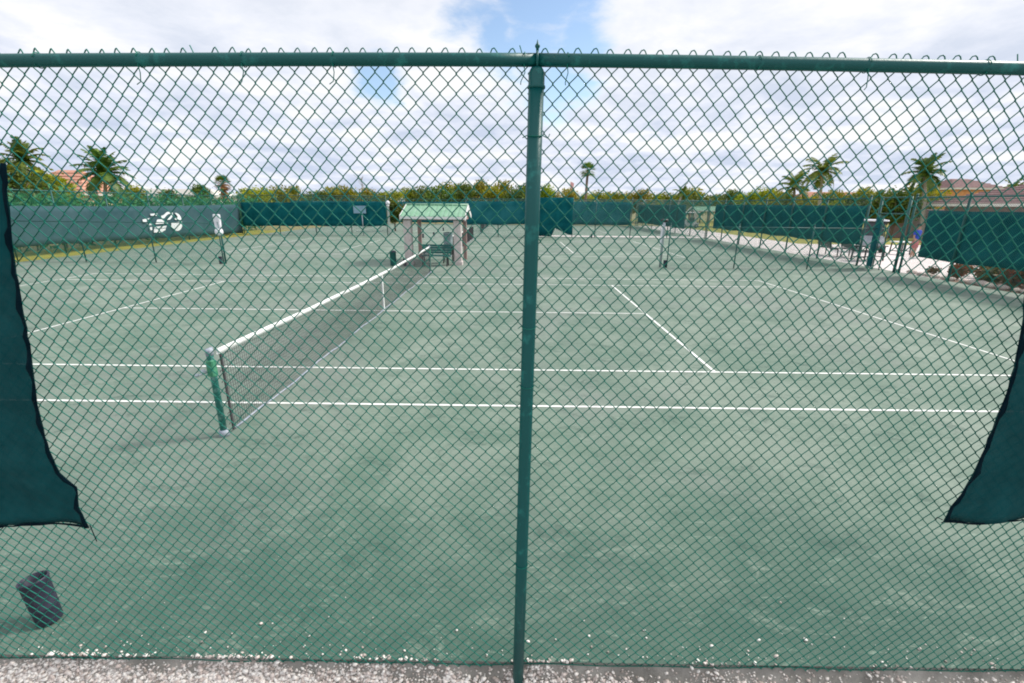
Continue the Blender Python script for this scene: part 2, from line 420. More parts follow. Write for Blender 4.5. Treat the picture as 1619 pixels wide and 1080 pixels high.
X0, Y0 = -3.1874, 5.5083
def court_lines(y0, tapes=True):
    a, b = X0 - 11.885, X0 + 11.885
    w = .05
    def ln(x0, x1, ya, yb): sheet('court_line', x0, x1, ya, yb, .004, M['line_tape'])
    ln(a, b, y0, y0 + w); ln(a, b, y0 + 10.97 - w, y0 + 10.97)                      # doubles sidelines
    ln(a + w, b - w, y0 + 1.37, y0 + 1.37 + w); ln(a + w, b - w, y0 + 9.6 - w, y0 + 9.6)    # singles sidelines
    for x in (a, b - w): ln(x, x + w, y0 + w, y0 + 10.97 - w) if False else None
    for x in (a, b - w):
        ln(x, x + w, y0 + w, y0 + 1.37); ln(x, x + w, y0 + 1.37 + w, y0 + 9.6 - w); ln(x, x + w, y0 + 9.6, y0 + 10.97 - w)
    for x in (X0 - 6.4, X0 + 6.4 - w): ln(x, x + w, y0 + 1.37 + w, y0 + 9.6 - w)
    ln(X0 - 6.4 + w, X0 + 6.4 - w, y0 + 5.46, y0 + 5.51)
court_lines(Y0); court_lines(23.9); court_lines(44.0)

# ------------------------------------------------------------------ chain-link fabric made of real wires
def link_fabric(name, o, x_dir, length, z0, z1, parent, pitch=.072, r=.0024, mt=None):
    """straight crossing wires; o: start point (x,y), x_dir: unit direction in plan"""
    h = z1 - z0; P = []
    s = np.arange(-h, length, pitch)
    for k in s:
        for sg in (1, -1):
            u0, u1, a0, a1 = k, k + h, z0, z1
            if u0 < 0: a0 = z0 - u0; u0 = 0
            if u1 > length: a1 = z1 - (u1 - length); u1 = length
            if a1 - a0 < .02: continue
            if sg < 0: a0, a1 = z0 + z1 - a0, z0 + z1 - a1
            off = .0025 * sg
            n = (-x_dir[1] * off, x_dir[0] * off)
            P.append([(o[0] + x_dir[0] * u0 + n[0], o[1] + x_dir[1] * u0 + n[1], a0), (o[0] + x_dir[0] * u1 + n[0], o[1] + x_dir[1] * u1 + n[1], a1)])
    P = np.array(P)
    t = P[:, 1] - P[:, 0]; t /= np.linalg.norm(t, axis=1)[:, None]
    nrm = np.array([-x_dir[1], x_dir[0], 0.0])
    s_ = np.cross(t, nrm)
    V = []
    for e in (0, 1):
        for (i, j) in ((1, 0), (0, 1), (-1, 0), (0, -1)):
            V.append(P[:, e] + r * (i * s_ + j * nrm))
    V = np.stack(V, 1)                      # (M,8,3)
    base = np.arange(len(P))[:, None, None] * 8
    q = np.array([(0, 1, 5, 4), (1, 2, 6, 5), (2, 3, 7, 6), (3, 0, 4, 7)])[None]
    return fast_mesh(name, V.reshape(-1, 3) - np.array(parent.location), (base + q).reshape(-1, 4), mt or M['far_wire'], parent)

def pipe(name, a, b, r, parent, mt=None, sides=10):
    L0 = np.array(parent.location)
    return MB().tube([np.array(a) - L0, np.array(b) - L0], r, sides).build(name, mt or M['far_pipe'], parent, True)

def fence_run(name, label, o, d, posts, height, rail_z, group=None, fabric=None, mid=None, pr=.03, bottom=.04, fabric_z=None, r=.0024, pitch=.072):
    """posts: distances along d"""
    root = empty(name, (o[0], o[1], 0), label, 'fence', group)
    for s in posts:
        x, y = o[0] + d[0] * s, o[1] + d[1] * s
        p = MB().tube([(x - o[0], y - o[1], -.05), (x - o[0], y - o[1], height)], pr, 10)
        p.lathe([(pr * 1.15, 0), (pr * 1.15, .03), (pr * .7, .055), (.004, .065)], (x - o[0], y - o[1], height), 10)
        p.build('post', M['far_pipe'], root, True)
    s0, s1 = posts[0], posts[-1]
    n = (-d[1] * .045, d[0] * .045)
    pipe('top_rail', (o[0] + d[0] * s0, o[1] + d[1] * s0, rail_z), (o[0] + d[0] * s1, o[1] + d[1] * s1, rail_z), pr * .75, root)
    fo = (o[0] + d[0] * s0 + n[0], o[1] + d[1] * s0 + n[1])
    fz = fabric_z or (bottom, rail_z)
    link_fabric('chain_link', fo, d, s1 - s0, fz[0], fz[1], root, r=r, pitch=pitch)
    return root

# ------------------------------------------------------------------ the near fence
FY = 1.985
fence = empty('chain_link_fence', (.045, FY, 0), 'tall green chain-link fence with round post and top rail across the foreground', 'fence')
FL = np.array(fence.location)
def lean(z): return .0 + .030 * z / 3.05         # the post leans a touch to the right
def rail_pt(x):
    # the two rail pipes sag a little away from the post
    return np.array([x, FY, 3.044 - .0055 * abs(x - .07) ** 1.6])
PR = .0302
# middle post with loop cap
p = MB().tube([np.array((.045 + lean(z), FY, z)) - FL for z in (-.3, .8, 1.6, 2.4, 2.98)], PR, 24)
post = p.build('post', M['green_pipe'], fence, True)
cap = MB()
c0 = np.array((.045 + lean(3.0), FY, 2.945)) - FL
cap.lathe([(PR + .0012, 0), (PR + .0045, .002), (PR + .0045, .010), (PR + .0012, .013), (PR + .001, .052), (PR * .86, .066), (PR * .66, .074)], c0, 24)
ring = [(np.array((.045 + lean(3.03), FY, 3.044)) - FL) + np.array((0, math.cos(a) * .0278, math.sin(a) * .0278)) for a in np.linspace(0, 2 * math.pi, 21)]
cap.tube(ring, .0045, 8)
cap.lathe([(.005, 0), (.0055, .012), (.0095, .018), (.0095, .023), (.004, .03), (.002, .038), (.001, .042)], (c0[0] + .001, 0, 3.07), 10)
cap.build('post_cap', M['green_pipe'], fence, True)
for xs in (np.linspace(.075, 3.1, 12), np.linspace(.072, -3.05, 12)):
    MB().tube([rail_pt(x) - FL for x in xs], .0232, 20).build('top_rail', M['green_pipe'], fence, True)
# neighbouring posts, just beyond the frame
for x in (-3.02, 3.1):
    MB().tube([np.array((x, FY, z)) - FL for z in (-.3, 1.5, 2.98)], PR, 18).build('post', M['green_pipe'], fence, True)

DW, DH, WR = .0634, .0706, .0023
def weave(x_start, x_end):
    n = int(round((x_end - x_start) / (DW / 2)))
    K = int(round(3.08 / (DH / 2)))
    P = []
    kk = np.arange(K + 1)
    zb = -.028 + kk * DH / 2
    for i in range(n):
        xl = x_start + i * DW / 2; xr = xl + DW / 2
        left = (kk + i) % 2 == 0
        pts = []
        d = .0032
        for k in range(K + 1):
            xb = xl if left[k] else xr
            sg = 1 if left[k] else -1
            e = -.0022
            y1, y2 = (-.0024, .0024) if left[k] else (.0024, -.0024)
            if k > 0: pts.append((xb + sg * (d + e), y1, zb[k] - d * 1.1))
            pts.append((xb + sg * (e * .9), 0, zb[k]))
            if k < K: pts.append((xb + sg * (d + e), y2, zb[k] + d * 1.1))
        P.append(pts)
    P = np.array(P)
    x, z = P[..., 0].copy(), P[..., 2].copy()
    # hand-stretched fabric is never perfectly even
    P[..., 0] += .0032 * np.sin(z * 2.1 + x * 3.1) + .0022 * np.sin(z * 5.3 - x * 4.7 + 1.0) + .0016 * np.sin(x * 11 + z * 7.3)
    P[..., 2] += .0028 * np.sin(x * 4.3 + z * 1.7) + .002 * np.sin(x * 9.1 - z * 3.9)
    P[..., 2] -= .0055 * np.abs(x - .07) ** 1.6 * (z / 3.04)
    P[..., 1] += FY + .036 + .007 * np.sin(x * 2.6 + z * 2.2) + .004 * np.sin(x * 6.1 - z * 4.1)
    return P
for a, b in ((-2.96, .046), (.0465, 2.96)):
    P = weave(a, b) - FL
    V, Q = tubes_array(P, WR, 5)
    fast_mesh('chain_link', V, Q, M['green_wire'], fence, True)
# knuckled ends of the pickets standing above the rail
for x in np.arange(-2.94, 2.94, DW):
    if random.random() < .05: continue
    xr = x + random.uniform(-.004, .004); zt = rail_pt(x)[2]
    hh = random.choice((.061, .061, .063, .058, .060)); tw = random.uniform(-.006, .006)
    b = np.array((xr, FY + .034, zt - .012)); kn = MB()
    if random.random() < .07:        # a picket left unknuckled
        kn.tube([b - FL, b + (-.012, .002, .02) - FL, b + (-.03, 0, .07) - FL], .0021, 5)
    else:
        kn.tube([b + (-.034, 0, hh - .058) - FL, b + (-.017, .003, hh - .022) - FL, b + (tw * .5 - .005, .004, hh - .002) - FL, b + (tw * .5 + .003, 0, hh) - FL, b + (tw * .5 + .008, -.003, hh - .006) - FL, b + (.018, -.003, hh - .024) - FL, b + (.034, 0, hh - .058) - FL], .0024, 6)
    kn.build('knuckle', M['green_wire'], fence, True)
# bottom tension wire and tie wires
MB().tube([np.array((x, FY + .036 + .004 * math.sin(x * 9), .002 - .022 + .004 * math.sin(x * 5))) - FL for x in np.linspace(-2.96, 2.96, 60)], .0026, 6).build('tension_wire', M['green_wire'], fence, True)
for (px, tail) in ((222, 1), (385, 1), (528, 1), (829, 1), (897, 1), (1199, 0), (1372, 1), (1560, 0), (60, 0)):
    x = on_y(px, 92, FY)[0]; c = rail_pt(x)
    tie = MB()
    pts = [c + np.array((.003 * a / 6, math.cos(a) * .0262, math.sin(a) * .0262)) - FL for a in np.linspace(-2.4, 2.9, 14)]
    tie.tube(pts, .0018, 5)
    if tail:
        e = pts[0]
        tie.tube([e, e + np.array((.004, 0, -.03)), e + np.array((random.uniform(-.012, .016), -.004, -.062)), e + np.array((random.uniform(-.02, .008), .004, -.07))], .0018, 5)
    tie.build('tie_wire', M['green_wire'], fence, True)
for z in (2.78, 2.0, 1.72, .72):
    cx = .045 + lean(z)
    pts = [np.array((cx + math.cos(a) * (PR + .002), FY + math.sin(a) * (PR + .002), z + .006 * math.sin(a))) - FL for a in np.linspace(math.pi * .95, math.pi * 2.05, 14)]
    tie = MB().tube([pts[0] + np.array((-.016, -.012, -.01))] + pts + [pts[-1] + np.array((.02, -.014, -.012)), pts[-1] + np.array((.027, -.016, .004))], .002, 5)
    tie.build('tie_wire', M['green_wire'], fence, True)

# torn windscreens hanging on the camera side of the near fence
SY = FY - .040
def torn_screen(name, label, edge_px, outer_x, bottom_px, extra=None):
    """edge_px: the ragged free edge from top to bottom corner, photo pixels"""
    e = [on_y(px, py, SY) for px, py in edge_px]
    # densify edge by arc length
    def dens(pts, step=.03, amp=.004, seed=1):
        r = random.Random(seed); out = []
        for a, b in zip(pts[:-1], pts[1:]):
            n = max(2, int(np.linalg.norm(b - a) / step))
            for k in range(n):
                q = a + (b - a) * k / n; out.append(q + np.array((r.uniform(-amp, amp), 0, r.uniform(-amp, amp))))
        out.append(pts[-1]); return out
    edge = dens(e, .035, .004, 3)
    bot = dens([e[-1]] + [on_y(px, py, SY) for px, py in bottom_px], .04, .003, 5)
    z_top, z_bot = edge[0][2], edge[-1][2]
    o = np.array((outer_x, SY, z_bot))
    root = empty(name, tuple(o), label, 'windscreen')
    nu = 26; V = []; Q = []
    nE = len(edge)
    for k, q in enumerate(edge):
        for j in range(nu + 1):
            t = j / nu
            x = q[0] + (outer_x - q[0]) * t
            # bottom hem sags: blend rows towards the bottom polyline
            zb = np.interp(x, *zip(*sorted((b[0], b[2]) for b in bot)))
            w = ((z_top - q[2]) / (z_top - z_bot))
            z = q[2] + (zb - z_bot) * w * (1 if t > 0 else 0)
            amp = .016 * min(1, t * 5)
            y = SY - .006 + amp * math.sin(x * 13 + z * 5) * math.cos(z * 7 - x * 3) - .004 * math.exp(-t * 8)
            V.append((x - o[0], y - o[1], z - o[2]))
    for k in range(nE - 1):
        for j in range(nu):
            a = k * (nu + 1) + j; Q.append((a, a + 1, a + nu + 2, a + nu + 1))
    V = np.array(V)
    me = fast_mesh('cloth', V, np.array(Q), M['screen_near'], root, True)
    so_ = me.modifiers.new('thick', 'SOLIDIFY'); so_.thickness = .0012
    # dark hem tape along the free edge, folded back in places
    s = 1 if outer_x > 0 else -1
    hm = MB(); pv = []; r = random.Random(9)
    for k, q in enumerate(edge):
        wd = .010 + .005 * math.sin(k * .9) + r.uniform(0, .005)
        pv += [(q[0] - s * .002, SY - .016 + .004 * math.sin(k), q[2]), (q[0] + s * wd, SY - .018 - .006 * math.sin(k * 1.7), q[2] + .002)]
    hm.add(np.array(pv) - o, [(2 * k, 2 * k + 1, 2 * k + 3, 2 * k + 2) for k in range(nE - 1)])
    pv = []
    for k, b in enumerate(bot):
        wd = .010 + .004 * math.sin(k * 1.3)
        pv += [(b[0], SY - .016, b[2] - .002), (b[0], SY - .017 - .003 * math.sin(k), b[2] + wd)]
    hm.add(np.array(pv) - o, [(2 * k, 2 * k + 1, 2 * k + 3, 2 * k + 2) for k in range(len(bot) - 1)])
    h = hm.build('hem', M['hem'], root, True)
    m2 = h.modifiers.new('thick', 'SOLIDIFY'); m2.thickness = .002
    for pts in (extra or []):
        MB().tube([on_y(px, py, SY - .02) - o for px, py in pts], .0022, 5).build('loose_cord', M['hem'], root, True)
    return root
torn_screen('windscreen', 'torn dark green windscreen with a frayed lower cord, on near fence above black bin',
    [(15, 259), (18, 330), (25, 400), (35, 460), (48, 530), (56, 580), (62, 640), (78, 700), (97, 745), (124, 768), (128, 800), (144, 832)], -2.75,
    [(95, 825), (40, 828), (-10, 832), (-90, 838), (-190, 846)],
    [[(142, 830), (147, 842), (153, 856)], [(6, 833), (-2, 840), (-12, 838)]])
torn_screen('windscreen', 'torn dark green windscreen tapering to a low point, on near fence far from bin',
    [(1619, 420), (1616, 470), (1608, 530), (1598, 580), (1585, 625), (1570, 662), (1553, 705), (1536, 745), (1515, 780), (1498, 800), (1488, 822)], 2.75,
    [(1540, 826), (1600, 820), (1680, 815), (1780, 820)],
    [[(1490, 822), (1482, 818), (1478, 822)], [(1496, 823), (1488, 827)]])

# shells and gravel along the foot of the fence
def pebbles(n, fx, fy, size, name, mt, kind='stuff', label=None):
    ico = np.array([(0, 0, 1), (.89, 0, .45), (.28, .85, .45), (-.72, .53, .45), (-.72, -.53, .45), (.28, -.85, .45), (.72, .53, -.45), (-.28, .85, -.45), (-.89, 0, -.45), (-.28, -.85, -.45), (.72, -.53, -.45), (0, 0, -1)])
    F3 = np.array([(0, 1, 2), (0, 2, 3), (0, 3, 4), (0, 4, 5), (0, 5, 1), (1, 6, 2), (2, 7, 3), (3, 8, 4), (4, 9, 5), (5, 10, 1), (1, 10, 6), (2, 6, 7), (3, 7, 8), (4, 8, 9), (5, 9, 10), (6, 11, 7), (7, 11, 8), (8, 11, 9), (9, 11, 10), (10, 11, 6)])
    V = []
    for k in range(n):
        s = size() ; sc = np.array((rng.uniform(.7, 1.3), rng.uniform(.6, 1.1), rng.uniform(.3, .6))) * s
        a = rng.uniform(0, 6.28); c, sn = math.cos(a), math.sin(a)
        v = ico * sc * rng.uniform(.8, 1.2, (12, 1))
        v = np.stack([v[:, 0] * c - v[:, 1] * sn, v[:, 0] * sn + v[:, 1] * c, v[:, 2]], 1)
        tl = rng.uniform(-.5, .5); v[:, 2] += v[:, 0] * tl
        x = fx(); y = fy(x)
        V.append(v + np.array((x, y, (bank(y) if y < 2.02 else 0) + .25 * s + rng.uniform(0, .004))))
    V = np.array(V).reshape(-1, 3)
    Q = (np.arange(n)[:, None, None] * 12 + F3[None]).reshape(-1, 3)
    o = fast_mesh(name, V, Q, mt)
    return tag(o, label, None, None, kind)
def shell_mat():
    m = bpy.data.materials.new('crushed_shell'); m.use_nodes = True
    N = m.node_tree.nodes; L = m.node_tree.links; b = N['Principled BSDF']
    g = N.new('ShaderNodeNewGeometry'); cr = N.new('ShaderNodeValToRGB')
    cr.color_ramp.elements[0].color = (.30, .26, .23, 1); cr.color_ramp.elements[1].color = (.85, .82, .78, 1)
    e = cr.color_ramp.elements.new(.3); e.color = (.62, .53, .49, 1)
    e = cr.color_ramp.elements.new(.6); e.color = (.78, .73, .69, 1)
    L.new(g.outputs['Random Per Island'], cr.inputs[0]); L.new(cr.outputs[0], b.inputs['Base Color']); b.inputs['Roughness'].default_value = .8
    return m
M['shell'] = shell_mat()
def gx():
    while True:
        x = rng.uniform(-3.1, 3.1)
        p = 1.0 if x < -1.1 else (.62 if x < -.3 else (.42 if x < .7 else .16)) * (.45 + .9 * (math.sin(x * 9.1) * math.sin(x * 3.7 + 1) > -.1))
        if rng.random() < p: return x
pebbles(18000, gx, lambda x: 2.008 - abs(rng.normal(0, .10)) + rng.normal(0, .014) + .012 * math.sin(x * 7), lambda: float(np.clip(rng.lognormal(-5.1, .5), .003, .017)), 'shell_gravel', M['shell'], 'stuff', 'white and pink crushed shell gravel along the foot of the near fence')
def sx():
    x = rng.uniform(-2.9, 2.9); return x
pebbles(230, sx, lambda x: 2.04 + abs(rng.normal(0, .13)) * rng.uniform(.2, 1.6), lambda: float(np.clip(rng.lognormal(-5.5, .55), .002, .013)), 'scattered_shell', M['shell'], 'stuff', 'loose white shell bits scattered on the clay behind the near fence')

# ------------------------------------------------------------------ small black bins
def make_bin(r=.070, h=.305):
    root = empty('bin', (0, 0, 0), 'x', 'bin')
    b = MB()
    pr = [(r * .86, 0), (r * .9, .006), (r * .93, h * .3), (r * .97, h * .33), (r * .97, h * .36), (r * .95, h * .38), (r, h * .93), (r * 1.05, h * .95), (r * 1.05, h * .99), (r * .99, h), (r * .93, h * .985), (r * .9, h * .5), (r * .82, .02)]
    b.lathe(pr, (0, 0, 0), 28)
    b.build('shell', M['black_plastic'], root, True)
    return root
b0 = make_bin()
g = on_ground(85, 984)
b0.location = (g[0] - .035, g[1] + .015, .003); b0.rotation_euler = (R(-3), R(-8), 0)
b0['label'] = 'open black plastic bin leaning on the clay just behind the near fence'
def put_bin(loc, label, rot=(0, 0, 0), group=None):
    c = copy_tree(b0); c.location = loc; c.rotation_euler = rot; c['label'] = label
    if group: c['group'] = group
    return c

# ------------------------------------------------------------------ tennis nets
def make_net(y0, label, detail=True):
    """net across the court whose near doubles sideline is at y0"""
    ya, yb = y0 - .86, y0 + 10.97 + .9
    root = empty('tennis_net', (X0, ya, 0), label, 'tennis net')
    Ln = yb - ya; mid = Ln / 2
    def top(s): return .915 + .085 * (abs(s - mid) / mid) ** 1.7
    a, b = .10, Ln - .10
    sp = .042
    # net body of real cords
    mb = MB(); w = .0028 if detail else .004
    for s in np.arange(a, b, sp):
        mb.bar((0.0, s, .035 + .01 * math.sin(s * 3)), (0, s, top(s) - .03), w)
    n = 22
    for k in range(n):
        t = k / (n - 1)
        ss = np.linspace(a, b, 18)
        pts = [(0.004, s, .035 + (top(s) - .07) * t) for s in ss]
        for p, q in zip(pts[:-1], pts[1:]): mb.bar(p, q, w)
    mb.build('net_mesh', M['net_cord'], root)
    # doubled cords in the upper part
    # white head band: folded tape, 5 cm deep
    hb = MB(); ss = np.linspace(.055, Ln - .055, 40); v = []
    for s in ss:
        z = top(s) + .003 * math.sin(s * 2.3)
        for (dx, dz) in ((-.013, -.058), (-.016, -.012), (-.006, .004), (.006, .004), (.016, -.012), (.013, -.058)):
            v.append((dx, s, z + dz))
    f = []
    for k in range(len(ss) - 1):
        for i in range(6):
            j = (i + 1) % 6; f.append((k * 6 + i, k * 6 + j, k * 6 + 6 + j, k * 6 + 6 + i))
    f += [tuple(range(6)), tuple(range(len(v) - 1, len(v) - 7, -1))]
    hb.add(v, f); hb.build('head_band', M['net_tape'], root, True)
    MB().tube([(.004, s, .03 + .012 * math.sin(s * 3.1) + .006 * math.sin(s * 11)) for s in np.linspace(.12, Ln - .12, 60)], .011, 6).build('bottom_rope', M['net_rope'], root, True)
    st = MB(); st.bbox(-.02, .02, mid - .025, mid + .025, 0.0, top(mid) + .008, .004); st.build('centre_strap', M['net_tape'], root)
    for s, sg in ((a, 1), (b, -1)):
        sb = MB(); sb.bar((0, s, .03), (0, s, top(s) - .05), .014, .03)
        for k in range(7):
            z = .12 + k * .125
            sb.tube([(0, s, z), (0, s - sg * .05, z + .01), (0, s - sg * .06, z - .004)], .004, 5)
        sb.build('side_tape', M['net_cord'], root)
    for s, sg in ((0, -1), (Ln, 1)):
        ps = MB(); r = .034
        ps.lathe([(r, 0), (r, .93), (r * 1.04, .935), (r * 1.04, .955), (r * .8, .975)], (0, s, 0), 18)
        po = ps.build('post', M['old_green'], root, True)
        if detail: po.location = (-.05 if s == 0 else 0, 0, 0)
        cp = MB(); cp.lathe([(r * 1.12, 0), (r * 1.12, .055), (r * .9, .07)], (0, s, .95), 18)
        cp.box(-.012, .012, s - .05, s + .05, .985, 1.025); cp.build('post_cap', M['net_rope'], po, True)
        gr = MB(); gr.bbox(-r * 1.15, r * 1.15, s + sg * .006 - r * 1.15, s + sg * .006 + r * 1.15, .72, .90, .012); gr.build('winch', M['bright_green'], po)
        wh = MB(); wh.lathe([(.014, 0), (.014, .05), (.03, .055), (.03, .075), (.012, .085)], (-.04, s, .755), 12, axis=(-1, 0, 0))
        wh.tube([(-.10, s, .755), (-.105, s - .05, .74), (-.135, s - .055, .737)], .009, 6); wh.lathe([(.006, -.02), (.02, -.012), (.024, 0), (.02, .012), (.006, .02)], (-.14, s - .055, .737), 10); wh.build('crank', M['galv'], po, True)
        slv = MB(); slv.lathe([(r * 1.55, 0), (r * 1.5, .05), (r * 1.2, .075)], (0, s, 0), 16); slv.build('ground_sleeve', M['net_rope'], po, True)
        for k in range(5):
            ck = MB(); ck.lathe([(.008, 0), (.012, .004), (.008, .012)], (sg * 0, s - sg * (r + .002), .14 + k * .14), 8, axis=(0, -sg, 0))
            ck.build('lacing_hook', M['galv'], po)
    return root
make_net(Y0, 'black tennis net with white head band and worn green posts, nearest the fence')
make_net(23.9, 'black tennis net seen behind the pavilion and its bench', False)
make_net(44.0, 'small distant tennis net on the court beyond the cross fence', False)

# ------------------------------------------------------------------ divider fences and their posts
DY = 19.8
fence_run('divider_fence', 'low green chain-link divider running left of the pavilion to the white dispenser post', (-21.3, DY), (1, 0), [0, 2.95, 5.95, 8.85], 1.72, 1.66, 'low divider fences', pr=.024)
fence_run('divider_fence', 'low green chain-link divider running right of the pavilion to the side fence gate', (6.45, DY), (1, 0), [0.0, 2.85, 5.95, 9.0], 1.78, 1.70, 'low divider fences', pr=.024)
# post with cup dispenser (left) and sunlit metal post (right)
t = empty('dispenser_post', (-12.25, 19.62, 0), 'post with white cup dispenser at the end of the left low divider', 'post')
MB().lathe([(.035, 0), (.035, 1.35), (.02, 1.36)], (0, 0, 0), 12).build('post', M['far_pipe'], t, True)
d_ = MB(); d_.bbox(-.15, .13, -.16, -.04, 1.72, 2.02, .03); d_.build('dispenser_box', M['white_lilac'], t)
d_ = MB()
for sx in (-.085, .075): d_.lathe([(.045, 0), (.05, .02), (.055, .30), (.04, .31)], (sx, -.1, 1.42), 14)
d_.build('cup_tube', M['white_lilac'], t, True)
d_ = MB(); d_.lathe([(.05, 0), (.13, .05), (.16, .12), (.15, .22), (.11, .27)], (-.01, -.1, 1.17), 16); d_.build('cup_tray', M['white_lilac'], t, True)
put_bin((-12.38, 19.5, .002), 'small black bin at the foot of the white dispenser post', (0, 0, .6))
t = empty('metal_post', (6.25, 20.05, 0), 'pale metal post with dark collar beside the right low divider', 'post')
MB().lathe([(.055, 0), (.055, 1.9), (.05, 1.92)], (0, 0, 0), 14).build('post', M['galv'], t, True)
MB().lathe([(.06, 0), (.14, .03), (.15, .07), (.15, .11), (.07, .14)], (0, 0, 1.86), 16).build('collar', M['dark_metal'], t, True)
d_ = MB(); d_.bbox(-.1, -.045, -.05, .05, .9, 1.75, .015); d_.build('side_box', M['white_lilac'], t)
put_bin((6.38, 19.85, .002), 'small black bin at the foot of the pale metal post', (0, 0, 1.6))

# ------------------------------------------------------------------ pavilion between the courts
def make_pavilion(name, loc, label, w=2.75, d=2.5):
    root = empty(name, loc, label, 'pavilion')
    hz, rz = 1.98, 2.42
    for (x, y, s) in ((.14, .18, .16), (w - .24, .18, .16)):
        c = MB(); c.bbox(x - s, x + s, y - s, y + s, 0, hz - .12, .02); c.bbox(x - s - .03, x + s + .03, y - s - .03, y + s + .03, 0, .16, .02); c.build('column', M['pink_stucco'], root)
    for (x, y, s) in ((.2, d - .2, .08), (w - .16, d - .2, .08)):
        c = MB(); c.bbox(x - s, x + s, y - s, y + s, 0, hz - .12, .01); c.build('column', M['dark_pink'], root)
    bm_ = MB()
    bm_.box(-.02, w + .02, .06, .24, hz - .12, hz + .04); bm_.box(-.02, w + .02, d - .24, d - .06, hz - .12, hz + .04)
    bm_.box(-.02, .12, .24, d - .24, hz - .12, hz + .04); bm_.box(w - .12, w + .02, .24, d - .24, hz - .12, hz + .04)
    bm_.build('beam', M['dark_pink'], root)
    # standing-seam gable roof, ridge along x
    rf = MB(); e = .10
    ym = d / 2
    for sg, y0 in ((1, -e), (-1, d + e)):
        a = [(-e, y0, hz), (w + e, y0, hz), (w + e, ym, rz), (-e, ym, rz)]
        if sg < 0: a = a[::-1]
        rf.prism(a, (0, 0, .035))
        for k in range(int((w + 2 * e) / .2) + 1):
            x = -e + .02 + k * .2
            rf.bar((x, y0, hz + .05), (x, ym, rz + .05), .022, .035)
    rf.build('roof', M['green_roof'], root)
    MB().tube([(-e - .02, ym, rz + .06), (w + e + .02, ym, rz + .06)], .05, 8).build('ridge_cap', M['green_roof'], root, True)
    tr = MB()
    for x in (-e - .03, w + e + .0):
        for y0 in (-e, d + e):
            tr.prism([(x, y0, hz - .14), (x, y0, hz + .06), (x, ym, rz + .08), (x, ym, rz - .14)], (.03, 0, 0))
    tr.box(-e, w + e, -e - .03, -e, hz - .08, hz + .02)
    tr.build('fascia', M['white_paint'], root)
    gb = MB()
    gb.prism([(.02, .1, hz + .041), (.02, d - .1, hz + .041), (.02, ym, rz - .06)], (.03, 0, 0)); gb.prism([(w - .05, .1, hz + .041), (w - .05, d - .1, hz + .041), (w - .05, ym, rz - .06)], (.03, 0, 0))
    gb.build('gable', M['pink_stucco'], root)
    vt = MB(); vt.box(w - .015, w + .005, ym - .12, ym + .12, hz + .2, hz + .42); vt.build('vent', M['dark_metal'], root)
    return root
make_pavilion('pavilion', (-4.68, 19.86, 0), 'small pink-columned pavilion with pale green gable roof between the two courts', 2.48)
pv = make_pavilion('pavilion', (23.2, 62, 0), 'distant pavilion with pale green roof at the far end of the path', 3.0, 2.6)

def make_bench(loc, rz, label, w=1.25, mt='bench_green', leg='dark_metal', cat='bench', back=True):
    root = empty('bench', loc, label, cat, rz=rz)
    s = MB()
    for k in range(4): s.bbox(0, w, .02 + k * .105, .11 + k * .105, .42, .455, .008)
    s.build('seat', M[mt], root)
    if back:
        b = MB()
        for k in range(4): b.bbox(0, w, .43 + k * .02, .46 + k * .02, .50 + k * .095, .585 + k * .095, .008)
        b.build('backrest', M[mt], root)
    for x in (.10, w - .14):
        l = MB()
        l.bar((x, .04, 0), (x, .06, .42), .045); l.bar((x, .44, 0), (x, .40, .42), .045); l.bar((x, .04, .39), (x, .42, .39), .045, .05)
        if back: l.bar((x, .46, .40), (x, .52, .86), .045, .03)
        l.build('leg_frame', M[leg], root)
    return root
make_bench((-3.95, 19.35, 0), 0, 'dark green slatted bench under the pavilion behind the net end')
# water cooler and bins around the pavilion
def make_cooler(loc, label):
    root = empty('water_cooler', loc, label, 'water cooler')
    c = MB(); c.lathe([(.17, 0), (.19, .02), (.2, .25), (.2, .52), (.21, .53), (.21, .56), (.18, .6), (.06, .62)], (0, 0, .72), 18); c.build('tank', M['cooler'], root, True)
    s = MB()
    for sx in (-.2, .2):
        for sy in (-.2, .2): s.bar((sx, sy, 0), (sx, sy, .7), .04)
    s.bbox(-.26, .26, -.26, .26, .68, .72, .01); s.build('stand', M['dark_metal'], root)
    s = MB(); s.tube([(0, -.2, .79), (0, -.25, .79), (0, -.26, .75)], .014, 8); s.build('tap', M['white_paint'], root, True)
    return root
make_cooler((-2.95, 20.7, 0), 'grey water cooler on a stand under the pavilion roof')
def round_bin(loc, label, r, h, mt):
    root = empty('trash_can', loc, label, 'trash can')
    MB().lathe([(r * .85, 0), (r, h * .08), (r, h * .86), (r * 1.06, h * .87), (r * 1.06, h * .9)], (0, 0, 0), 18).build('drum', M[mt], root, True)
    MB().lathe([(r * 1.08, 0), (r * 1.08, h * .03), (r * .8, h * .09), (r * .35, h * .11)], (0, 0, h * .9), 18).build('lid', M['black_plastic'], root, True)
    return root
round_bin((-5.12, 19.55, 0), 'dark green lidded trash can at the left column of the pavilion', .13, .62, 'bench_green')
put_bin((-4.62, 19.5, 0), 'small black bin beside the left pavilion column, right of the green trash can', (0, 0, 2.0))
for (px, py, lb) in ((669, 376, 'black bin on the far court, lowest of three seen through the pavilion'), (686, 373.5, 'black bin on the far court, middle one of three seen through the pavilion'), (701, 365, 'black bin farthest off, seen through the pavilion beside its right column')):
    g = on_ground(px, py); put_bin((g[0], g[1], 0), lb, (0, 0, random.random() * 6))
put_bin((6.15, 38.2, 0), 'black bin at the foot of the cross fence beyond the second court', (0, 0, 1))

